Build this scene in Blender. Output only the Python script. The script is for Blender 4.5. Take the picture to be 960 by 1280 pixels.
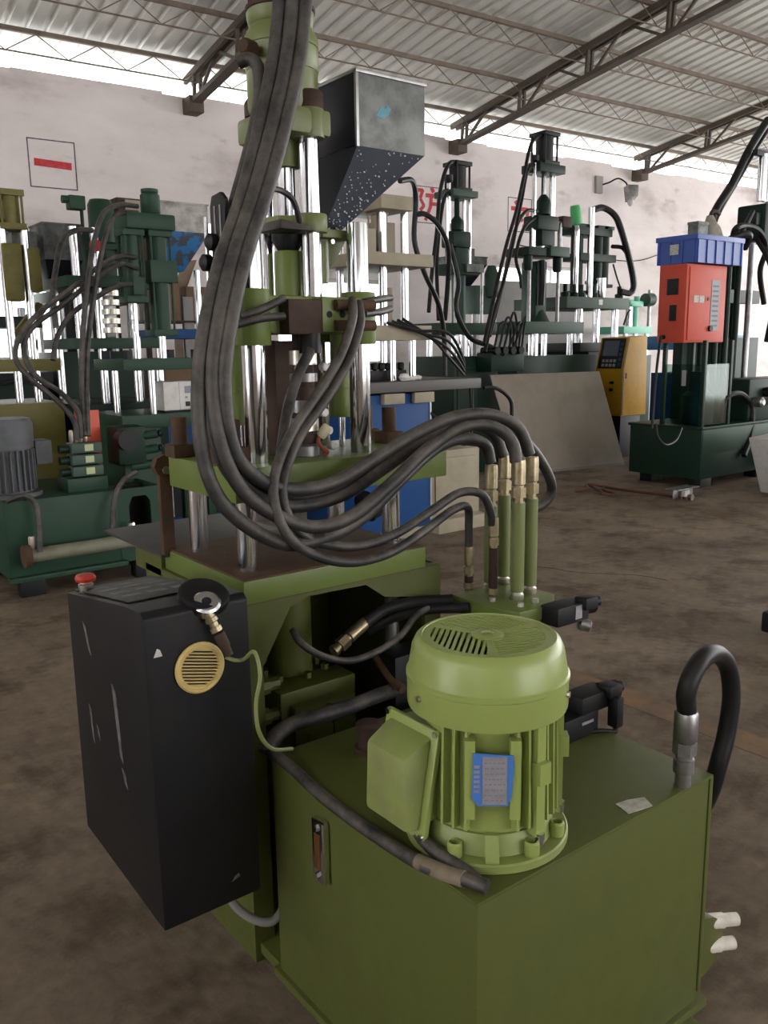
import bpy, bmesh, math, random
from mathutils import Vector, Matrix
random.seed(7)
for o in list(bpy.data.objects): bpy.data.objects.remove(o)
SC = bpy.context.scene
COL = SC.collection
R = math.radians

# ------------------------------------------------------------------ camera, world, light, exposure
# world axes: +x along the back wall (to the right), +y towards the back wall, z up; metres
def make_camera():
    cd = bpy.data.cameras.new('camera'); co = bpy.data.objects.new('camera', cd); COL.objects.link(co)
    pitch, roll, yaw = R(10.9), R(-0.85), R(37.5)
    s, c = math.cos(yaw) * 0 + math.sin(yaw), math.cos(yaw)
    r0 = Vector((c, -s, 0)); fw = Vector((s * math.cos(pitch), c * math.cos(pitch), -math.sin(pitch)))
    u0 = r0.cross(fw)
    rt = r0 * math.cos(roll) + u0 * math.sin(roll); up = u0 * math.cos(roll) - r0 * math.sin(roll)
    m = Matrix((rt, up, -fw)).transposed().to_4x4(); m.translation = Vector((-0.880, -0.910, 1.5))
    co.matrix_world = m
    cd.sensor_fit = 'VERTICAL'; cd.sensor_height = 36; cd.lens = 36 * 1070 / 1280; cd.clip_start = 0.05; cd.clip_end = 300
    SC.camera = co
make_camera()
wd = bpy.data.worlds.new('sky'); SC.world = wd; wd.use_nodes = True
bg = wd.node_tree.nodes['Background']
bg.inputs['Color'].default_value = (0.985, 0.985, 0.98, 1); bg.inputs['Strength'].default_value = 2.6
SC.view_settings.view_transform = 'Standard'
try: SC.view_settings.look = 'None'
except Exception: pass
SC.view_settings.gamma = 1; SC.view_settings.use_curve_mapping = False
SC.view_settings.exposure = 1.3

# ------------------------------------------------------------------ materials
def _n(nt, t, **k):
    n = nt.nodes.new(t)
    for a, b in k.items(): setattr(n, a, b)
    return n
MATS = {}
def mat(name, col, rough=.5, metal=0, dirt=None, amt=.5, scale=6, bump=0, bscale=60, lo=.45, hi=.7, spec=.5, emit=None, rv=.0, alpha=None):
    """a base colour with blotches of a second colour (dust, rust, stains), fine grain relief and uneven gloss"""
    if name in MATS: return MATS[name]
    m = bpy.data.materials.new(name); m.use_nodes = True; nt = m.node_tree; b = nt.nodes['Principled BSDF']
    b.inputs['Base Color'].default_value = (*col, 1); b.inputs['Roughness'].default_value = rough; b.inputs['Metallic'].default_value = metal
    b.inputs['Specular IOR Level'].default_value = spec
    tc = _n(nt, 'ShaderNodeTexCoord')
    if dirt:
        no = _n(nt, 'ShaderNodeTexNoise'); no.inputs['Scale'].default_value = scale; no.inputs['Detail'].default_value = 8; no.inputs['Roughness'].default_value = .65
        nt.links.new(tc.outputs['Object'], no.inputs['Vector'])
        mr = _n(nt, 'ShaderNodeMapRange'); mr.inputs['From Min'].default_value = lo; mr.inputs['From Max'].default_value = hi; mr.inputs['To Max'].default_value = amt
        nt.links.new(no.outputs['Fac'], mr.inputs['Value'])
        mx = _n(nt, 'ShaderNodeMix', data_type='RGBA'); mx.inputs['A'].default_value = (*col, 1); mx.inputs['B'].default_value = (*dirt, 1)
        nt.links.new(mr.outputs['Result'], mx.inputs['Factor']); nt.links.new(mx.outputs['Result'], b.inputs['Base Color'])
        if rv:
            r2 = _n(nt, 'ShaderNodeMapRange'); r2.inputs['From Min'].default_value = lo; r2.inputs['From Max'].default_value = hi
            r2.inputs['To Min'].default_value = rough; r2.inputs['To Max'].default_value = min(1, rough + rv)
            nt.links.new(no.outputs['Fac'], r2.inputs['Value']); nt.links.new(r2.outputs['Result'], b.inputs['Roughness'])
    if bump:
        n2 = _n(nt, 'ShaderNodeTexNoise'); n2.inputs['Scale'].default_value = bscale; n2.inputs['Detail'].default_value = 5
        nt.links.new(tc.outputs['Object'], n2.inputs['Vector'])
        bp = _n(nt, 'ShaderNodeBump'); bp.inputs['Strength'].default_value = bump; bp.inputs['Distance'].default_value = .01
        nt.links.new(n2.outputs['Fac'], bp.inputs['Height']); nt.links.new(bp.outputs['Normal'], b.inputs['Normal'])
    if emit:
        b.inputs['Emission Color'].default_value = (*emit[0], 1); b.inputs['Emission Strength'].default_value = emit[1]
    if alpha is not None: b.inputs['Alpha'].default_value = alpha
    MATS[name] = m; return m

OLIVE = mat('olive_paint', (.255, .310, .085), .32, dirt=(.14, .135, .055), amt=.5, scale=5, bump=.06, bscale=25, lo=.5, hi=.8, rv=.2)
OLIVE_SHADED = mat('olive_shaded_paint', (.080, .092, .021), .42, dirt=(.055, .060, .022), amt=.4, scale=3, bump=.05, bscale=20, lo=.45, hi=.8, rv=.2, spec=.3)  # same olive paint, darkened: the shade on tank and base is in the colour
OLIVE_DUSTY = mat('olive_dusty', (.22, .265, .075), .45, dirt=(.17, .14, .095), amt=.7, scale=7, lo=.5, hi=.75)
OLIVE_MID = mat('olive_half_shaded_paint', (.125, .165, .040), .38, dirt=(.07, .075, .028), amt=.55, scale=5, bump=.05, bscale=25, lo=.48, hi=.8, rv=.2, spec=.3)  # olive paint again, colour dimmed for the weaker light on platens, crosshead, manifold
OLIVE_UP = mat('olive_light_shaded_paint', (.150, .175, .062), .36, dirt=(.09, .09, .04), amt=.5, scale=5, bump=.05, bscale=25, lo=.48, hi=.8, rv=.2, spec=.4)  # olive paint with the shade of upper unit and risers mixed into its colour
RUST = mat('rusty_steel', (.060, .038, .024), .75, dirt=(.115, .060, .030), amt=.8, scale=9, bump=.15, lo=.4, hi=.7, spec=.18)
BROWN = mat('brown_primer', (.050, .028, .022), .6, dirt=(.09, .06, .04), amt=.5, scale=15, spec=.18)
BLACK = mat('black_metal', (.006, .006, .0075), .5, dirt=(.020, .014, .012), amt=.5, scale=5, lo=.5, hi=.8, spec=.3)
CABTOP = mat('worn_black_top', (.020, .018, .017), .5, dirt=(.10, .09, .075), amt=.6, scale=9, lo=.5, hi=.75)
SCRAPE = mat('bare_scrape', (.16, .15, .15), .5, dirt=(.05, .05, .05), amt=.9, scale=40, lo=.4, hi=.6)
def hose_material():
    m = bpy.data.materials.new('rubber_hose'); m.use_nodes = True; nt = m.node_tree; b = nt.nodes['Principled BSDF']; MATS['rubber_hose'] = m
    tc = _n(nt, 'ShaderNodeTexCoord'); ge = _n(nt, 'ShaderNodeNewGeometry'); sx = _n(nt, 'ShaderNodeSeparateXYZ'); nt.links.new(ge.outputs['Normal'], sx.inputs[0])
    no = _n(nt, 'ShaderNodeTexNoise'); no.inputs['Scale'].default_value = 11; no.inputs['Detail'].default_value = 8; no.inputs['Roughness'].default_value = .7
    nt.links.new(tc.outputs['Object'], no.inputs['Vector'])
    mr = _n(nt, 'ShaderNodeMapRange'); mr.inputs['From Min'].default_value = .38; mr.inputs['From Max'].default_value = .66; nt.links.new(no.outputs['Fac'], mr.inputs['Value'])
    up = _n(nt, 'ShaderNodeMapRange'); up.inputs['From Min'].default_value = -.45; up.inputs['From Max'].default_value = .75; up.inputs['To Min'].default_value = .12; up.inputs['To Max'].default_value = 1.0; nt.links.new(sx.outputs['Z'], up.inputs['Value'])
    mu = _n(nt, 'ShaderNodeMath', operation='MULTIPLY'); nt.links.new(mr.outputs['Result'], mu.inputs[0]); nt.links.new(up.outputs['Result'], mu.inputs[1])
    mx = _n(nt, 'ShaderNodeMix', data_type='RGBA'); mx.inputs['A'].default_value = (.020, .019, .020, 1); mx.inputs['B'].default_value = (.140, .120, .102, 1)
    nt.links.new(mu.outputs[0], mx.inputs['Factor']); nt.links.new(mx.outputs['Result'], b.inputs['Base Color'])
    b.inputs['Roughness'].default_value = .5; b.inputs['Specular IOR Level'].default_value = .32
    bp = _n(nt, 'ShaderNodeBump'); bp.inputs['Strength'].default_value = .15; bp.inputs['Distance'].default_value = .01; nt.links.new(no.outputs['Fac'], bp.inputs['Height']); nt.links.new(bp.outputs['Normal'], b.inputs['Normal'])
    return m
HOSE = hose_material()
HOSE_BLK = mat('black_hose', (.012, .012, .013), .42, dirt=(.04, .038, .036), amt=.5, scale=10, spec=.18)
CHROME = mat('chrome', (.72, .73, .76), .14, 1, dirt=(.45, .43, .42), amt=.5, scale=20, lo=.5, hi=.8)
STEEL = mat('worn_steel', (.36, .36, .37), .38, .9, dirt=(.16, .14, .12), amt=.7, scale=12)
ZINC = mat('zinc_plate', (.62, .58, .50), .32, .9, dirt=(.25, .20, .14), amt=.6, scale=25)
BRASS = mat('brass', (.40, .335, .21), .38, .85, dirt=(.16, .13, .09), amt=.8, scale=30)
GALV = mat('galvanised', (.175, .18, .175), .5, .45, dirt=(.09, .10, .095), amt=.9, scale=9, lo=.42, hi=.62, rv=.2)
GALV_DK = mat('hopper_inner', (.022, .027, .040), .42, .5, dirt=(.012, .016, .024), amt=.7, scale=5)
DARK = mat('dark_void', (.006, .007, .006), .8)
PLATE = mat('dark_tray', (.055, .052, .050), .55, .3, dirt=(.10, .09, .08), amt=.5, scale=8, spec=.18)
YELLOWED = mat('yellowed_plastic', (.60, .45, .17), .45, dirt=(.42, .30, .11), amt=.6, scale=25)
RED = mat('red_plastic', (.42, .03, .02), .4)
WHITEP = mat('white_pvc', (.62, .58, .50), .5, dirt=(.30, .26, .20), amt=.6, scale=20)
LABELW = mat('label_paper', (.52, .50, .44), .7, dirt=(.20, .20, .15), amt=.7, scale=45)
BLUE_L = mat('blue_label', (.05, .16, .48), .5)
SILVER_L = mat('silver_plate', (.40, .38, .42), .4, .5, dirt=(.22, .21, .22), amt=.7, scale=50)
DUST = mat('dust_brown', (.20, .16, .11), .9, dirt=(.10, .08, .05), amt=.6, scale=20)
WIRE = mat('green_wire', (.20, .22, .08), .5)
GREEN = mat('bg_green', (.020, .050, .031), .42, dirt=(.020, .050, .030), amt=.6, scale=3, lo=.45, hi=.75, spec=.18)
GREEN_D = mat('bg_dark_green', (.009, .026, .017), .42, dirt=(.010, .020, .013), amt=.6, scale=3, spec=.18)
GREEN_G = mat('bg_grey_green', (.052, .085, .066), .45, dirt=(.035, .060, .045), amt=.6, scale=4, spec=.18)
MINT = mat('mint_paint', (.14, .50, .34), .4, dirt=(.08, .28, .20), amt=.4, scale=8)
MUSTARD = mat('old_olive_paint', (.150, .130, .030), .45, dirt=(.07, .06, .02), amt=.6, scale=8, spec=.3)
BEIGE = mat('beige_paint', (.30, .26, .19), .5, dirt=(.20, .17, .12), amt=.6, scale=5, spec=.18)
BLUE = mat('blue_paint', (.011, .055, .18), .45, dirt=(.012, .045, .14), amt=.5, scale=5, spec=.18)
BLUE_C = mat('blue_crate_plastic', (.035, .085, .34), .4, dirt=(.03, .05, .25), amt=.4, scale=8)
REDBOX = mat('red_box_paint', (.52, .075, .045), .42, dirt=(.36, .045, .028), amt=.4, scale=4, spec=.18)
ORANGE = mat('orange_red_paint', (.55, .060, .022), .45)
YELLOW = mat('yellow_console_paint', (.50, .27, .018), .42, dirt=(.30, .15, .012), amt=.5, scale=4, spec=.18)
SCREEN = mat('dull_screen', (.10, .11, .14), .25)
GREYB = mat('grey_board', (.31, .265, .215), .7, dirt=(.20, .18, .15), amt=.6, scale=3, spec=.18)
MOTORG = mat('grey_motor', (.110, .115, .125), .5, dirt=(.05, .05, .05), amt=.6, scale=9, spec=.18)
CARD = mat('cardboard', (.20, .125, .075), .85, dirt=(.10, .06, .04), amt=.6, scale=7)
WHITE_E = mat('white_enamel', (.60, .58, .56), .5, dirt=(.35, .32, .30), amt=.5, scale=12)
GREYP = mat('grey_panel', (.28, .27, .26), .6, dirt=(.17, .165, .16), amt=.5, scale=2, spec=.18)
TRUSS = mat('truss_brown', (.085, .062, .045), .7, dirt=(.035, .026, .020), amt=.7, scale=6)
PURLIN = mat('purlin_brown', (.20, .155, .120), .75, dirt=(.09, .07, .055), amt=.6, scale=6)
ROOF = mat('roof_sheet_white', (.74, .745, .70), .42, .15, dirt=(.60, .61, .57), amt=.6, scale=1.2)
RED_PAINT = mat('red_wall_paint', (.52, .025, .035), .7, dirt=(.50, .15, .15), amt=.4, scale=14)
PURPLE_PAINT = mat('dark_outline_paint', (.085, .065, .10), .8, dirt=(.3, .27, .28), amt=.5, scale=14)
LINE_PAINT = mat('floor_line_paint', (.27, .135, .045), .8, dirt=(.105, .085, .065), amt=1.0, scale=3, lo=.35, hi=.6)
GREEN_CUP = mat('green_bottle', (.05, .42, .12), .35)
GLASS = None

def floor_material():
    m = bpy.data.materials.new('concrete_floor'); m.use_nodes = True; nt = m.node_tree; b = nt.nodes['Principled BSDF']
    tc = _n(nt, 'ShaderNodeTexCoord')
    def noise(sc, det, rgh=.6):
        n = _n(nt, 'ShaderNodeTexNoise'); n.inputs['Scale'].default_value = sc; n.inputs['Detail'].default_value = det; n.inputs['Roughness'].default_value = rgh
        nt.links.new(tc.outputs['Object'], n.inputs['Vector']); return n
    def ramp(src, pts):
        r = _n(nt, 'ShaderNodeValToRGB'); e = r.color_ramp.elements
        e[0].position, e[0].color = pts[0][0], (*pts[0][1], 1); e[1].position, e[1].color = pts[-1][0], (*pts[-1][1], 1)
        for p, c in pts[1:-1]: q = e.new(p); q.color = (*c, 1)
        nt.links.new(src, r.inputs['Fac']); return r
    a = ramp(noise(.9, 9, .62).outputs['Fac'], [(.30, (.110, .080, .057)), (.48, (.185, .143, .106)), (.60, (.225, .178, .134)), (.78, (.275, .222, .172))])
    s = ramp(noise(2.7, 6, .7).outputs['Fac'], [(.36, (.45, .42, .40)), (.52, (1, 1, 1))])
    f = ramp(noise(22, 6, .7).outputs['Fac'], [(.30, (.78, .77, .76)), (.62, (1.08, 1.07, 1.06))])
    p = ramp(noise(6.5, 4, .55).outputs['Fac'], [(.60, (1, 1, 1)), (.72, (1.28, 1.26, 1.22))])
    cur = a.outputs['Color']
    for r in (s, f, p):
        mx = _n(nt, 'ShaderNodeMix', data_type='RGBA', blend_type='MULTIPLY'); mx.inputs['Factor'].default_value = .85
        nt.links.new(cur, mx.inputs['A']); nt.links.new(r.outputs['Color'], mx.inputs['B']); cur = mx.outputs['Result']
    nt.links.new(cur, b.inputs['Base Color']); b.inputs['Roughness'].default_value = .8; b.inputs['Specular IOR Level'].default_value = .12
    bp = _n(nt, 'ShaderNodeBump'); bp.inputs['Strength'].default_value = .15; bp.inputs['Distance'].default_value = .01
    nt.links.new(noise(40, 5).outputs['Fac'], bp.inputs['Height']); nt.links.new(bp.outputs['Normal'], b.inputs['Normal'])
    return m
FLOOR = floor_material()

def wall_material():
    m = bpy.data.materials.new('dingy_plaster'); m.use_nodes = True; nt = m.node_tree; b = nt.nodes['Principled BSDF']
    tc = _n(nt, 'ShaderNodeTexCoord'); mp = _n(nt, 'ShaderNodeMapping'); mp.inputs['Scale'].default_value = (.7, 1, 1.5)
    nt.links.new(tc.outputs['Object'], mp.inputs['Vector'])
    def noise(sc, det, rgh):
        n = _n(nt, 'ShaderNodeTexNoise'); n.inputs['Scale'].default_value = sc; n.inputs['Detail'].default_value = det; n.inputs['Roughness'].default_value = rgh
        nt.links.new(mp.outputs['Vector'], n.inputs['Vector']); return n
    n1 = noise(1.1, 10, .6); n2 = noise(2.6, 5, .55)
    r1 = _n(nt, 'ShaderNodeValToRGB'); e = r1.color_ramp.elements
    e[0].position, e[0].color = .28, (.43, .37, .355, 1); e[1].position, e[1].color = .70, (.79, .725, .715, 1)
    q = e.new(.46); q.color = (.69, .625, .615, 1)
    nt.links.new(n1.outputs['Fac'], r1.inputs['Fac'])
    r2 = _n(nt, 'ShaderNodeValToRGB'); e = r2.color_ramp.elements
    e[0].position, e[0].color = .62, (1, 1, 1, 1); e[1].position, e[1].color = .80, (.50, .47, .46, 1)
    nt.links.new(n2.outputs['Fac'], r2.inputs['Fac'])
    mx = _n(nt, 'ShaderNodeMix', data_type='RGBA', blend_type='MULTIPLY'); mx.inputs['Factor'].default_value = .9
    nt.links.new(r1.outputs['Color'], mx.inputs['A']); nt.links.new(r2.outputs['Color'], mx.inputs['B'])
    nt.links.new(mx.outputs['Result'], b.inputs['Base Color']); b.inputs['Roughness'].default_value = .9; b.inputs['Specular IOR Level'].default_value = .2
    bp = _n(nt, 'ShaderNodeBump'); bp.inputs['Strength'].default_value = .35; bp.inputs['Distance'].default_value = .03
    nt.links.new(noise(5, 6, .6).outputs['Fac'], bp.inputs['Height']); nt.links.new(bp.outputs['Normal'], b.inputs['Normal'])
    return m
WALL = wall_material()

def clear_material(name, tint, gloss):
    m = bpy.data.materials.new(name); m.use_nodes = True; nt = m.node_tree
    for n in list(nt.nodes): nt.nodes.remove(n)
    o = _n(nt, 'ShaderNodeOutputMaterial'); t = _n(nt, 'ShaderNodeBsdfTransparent'); g = _n(nt, 'ShaderNodeBsdfGlossy'); x = _n(nt, 'ShaderNodeMixShader')
    t.inputs['Color'].default_value = (*tint, 1); g.inputs['Roughness'].default_value = .08; x.inputs['Fac'].default_value = gloss
    nt.links.new(t.outputs[0], x.inputs[1]); nt.links.new(g.outputs[0], x.inputs[2]); nt.links.new(x.outputs[0], o.inputs['Surface'])
    return m
GLASS = clear_material('window_glass', (.95, .98, .97), .06)
ACRYL = clear_material('acrylic_guard', (.62, .74, .68), .07)

# ------------------------------------------------------------------ mesh helpers
class G:
    """collects simple solids; build() makes ONE mesh"""
    def __init__(s): s.bm = bmesh.new()
    def box(s, x0, x1, y0, y1, z0, z1):
        v = [s.bm.verts.new(p) for p in ((x0,y0,z0),(x1,y0,z0),(x1,y1,z0),(x0,y1,z0),(x0,y0,z1),(x1,y0,z1),(x1,y1,z1),(x0,y1,z1))]
        for f in ((3,2,1,0),(4,5,6,7),(0,1,5,4),(1,2,6,5),(2,3,7,6),(3,0,4,7)): s.bm.faces.new([v[i] for i in f])
        return s
    def hexa(s, bot, top):
        v = [s.bm.verts.new(p) for p in list(bot) + list(top)]; n = len(bot)
        s.bm.faces.new([v[i] for i in reversed(range(n))]); s.bm.faces.new([v[n+i] for i in range(n)])
        for i in range(n): j = (i+1) % n; s.bm.faces.new((v[i], v[j], v[n+j], v[n+i]))
        return s
    def rings(s, rings, caps=True, closed=False):
        vs = [[s.bm.verts.new(p) for p in r] for r in rings]; n = len(vs[0])
        for a, b in zip(vs, vs[1:]):
            for i in range(n): j = (i+1) % n; s.bm.faces.new((a[i], a[j], b[j], b[i]))
        if caps:
            s.bm.faces.new(list(reversed(vs[0]))); s.bm.faces.new(vs[-1])
        return s
    def cyl(s, p0, p1, r, r2=None, n=20):
        return s.lathe([(r, 0), (r if r2 is None else r2, (Vector(p1) - Vector(p0)).length)], p0, p1, n)
    def lathe(s, prof, p0, p1=None, n=24):
        p0 = Vector(p0); ax = Vector((0,0,1)) if p1 is None else (Vector(p1) - p0).normalized()
        e1 = ax.orthogonal().normalized() if abs(ax.z) < .999 else Vector((1,0,0)); e2 = ax.cross(e1)
        return s.rings([[p0 + ax*h + (e1*math.cos(2*math.pi*i/n) + e2*math.sin(2*math.pi*i/n))*max(r, 1e-4) for i in range(n)] for r, h in prof])
    def ring(s, prof, p0, p1=None, n=24):
        p0 = Vector(p0); ax = Vector((0,0,1)) if p1 is None else (Vector(p1) - p0).normalized()
        e1 = ax.orthogonal().normalized() if abs(ax.z) < .999 else Vector((1,0,0)); e2 = ax.cross(e1)
        prof = list(prof) + [prof[0]]
        vs = [[s.bm.verts.new(p0 + ax*h + (e1*math.cos(2*math.pi*i/n) + e2*math.sin(2*math.pi*i/n))*r) for i in range(n)] for r, h in prof[:-1]]; vs.append(vs[0])
        for a, b in zip(vs, vs[1:]):
            for i in range(n): j = (i+1) % n; s.bm.faces.new((a[i], a[j], b[j], b[i]))
        return s
    def tube(s, pts, r, n=10, sub=6):
        P = [Vector(p) for p in pts]
        if sub > 1 and len(P) > 2:
            Q = []; E = [P[0]*2 - P[1]] + P + [P[-1]*2 - P[-2]]
            for i in range(1, len(E)-2):
                a, b, c, d = E[i-1:i+3]
                for k in range(sub):
                    t = k/sub
                    Q.append(.5*((2*b) + (c-a)*t + (2*a-5*b+4*c-d)*t*t + (3*b-a-3*c+d)*t**3))
            Q.append(P[-1]); P = Q
        rg = []; e = None
        for i, p in enumerate(P):
            t = (P[min(i+1, len(P)-1)] - P[max(i-1, 0)]).normalized()
            e = t.orthogonal().normalized() if e is None else (e - t*e.dot(t)).normalized()
            f = t.cross(e)
            rg.append([p + (e*math.cos(2*math.pi*k/n) + f*math.sin(2*math.pi*k/n))*r for k in range(n)])
        return s.rings(rg)
    def prism(s, poly, plane, lo, hi):
        def f(a, b, h): return {'xz': (a, h, b), 'yz': (h, a, b), 'xy': (a, b, h)}[plane]
        return s.hexa([f(a, b, lo) for a, b in poly], [f(a, b, hi) for a, b in poly])
    def mesh(s, name, bev=0, seg=2):
        bm = s.bm
        bmesh.ops.recalc_face_normals(bm, faces=bm.faces[:])
        if bev: bmesh.ops.bevel(bm, geom=[e for e in bm.edges if len(e.link_faces) == 2 and e.calc_face_angle(0) > .5], offset=bev, segments=seg, affect='EDGES', profile=.6, clamp_overlap=True)
        me = bpy.data.meshes.new(name); bm.to_mesh(me); bm.free()
        me.polygons.foreach_set('use_smooth', [True]*len(me.polygons)); me.set_sharp_from_angle(angle=R(38))
        return me

def ob(name, g, m, parent=None, bev=0, label=None):
    me = g.mesh(name, bev) if isinstance(g, G) else g
    if m is not None and not me.materials: me.materials.append(m)
    o = bpy.data.objects.new(name, me); COL.objects.link(o)
    if parent is not None: o.parent = parent
    if label: o['label'] = label
    return o
def box(name, parent, m, *c, bev=.004, label=None): return ob(name, G().box(*c), m, parent, bev, label)
def cyl(name, parent, m, p0, p1, r, r2=None, n=20, bev=0, label=None): return ob(name, G().cyl(p0, p1, r, r2, n), m, parent, bev, label)
def lathe(name, parent, m, prof, p0, p1=None, n=28, label=None): return ob(name, G().lathe(prof, p0, p1, n), m, parent, 0, label)
def ring(name, parent, m, prof, p0, p1=None, n=28, label=None): return ob(name, G().ring(prof, p0, p1, n), m, parent, 0, label)
def tube(name, parent, m, pts, r, n=10, label=None): return ob(name, G().tube(pts, r, n), m, parent, 0, label)
def prism(name, parent, m, poly, plane, lo, hi, bev=0, label=None): return ob(name, G().prism(poly, plane, lo, hi), m, parent, bev, label)
def inst(name, me, parent, loc, rot=(0,0,0), scale=None):
    o = bpy.data.objects.new(name, me); COL.objects.link(o); o.parent = parent; o.location = loc; o.rotation_euler = rot
    if scale: o.scale = scale
    return o
def thing(name, label, cat, loc=(0,0,0), rz=0, group=None):
    o = bpy.data.objects.new(name, None); COL.objects.link(o); o.location = loc; o.rotation_euler = (0,0,rz); o.empty_display_size = .1
    o['label'] = label; o['category'] = cat
    if group: o['group'] = group
    return o
def tag(o, label, cat, group=None):
    o['label'] = label; o['category'] = cat
    if group: o['group'] = group
    return o
def struct(name, loc=(0,0,0), rz=0, label=None):
    o = bpy.data.objects.new(name, None); COL.objects.link(o); o.location = loc; o.rotation_euler = (0,0,rz); o['kind'] = 'structure'
    if label: o['label'] = label
    return o
def hexnut_mesh(r, h): return G().cyl((0,0,0), (0,0,h), r, n=6).mesh('hex')
def mm(name, g, m):
    me = g.mesh(name); me.materials.append(m); return me

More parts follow.
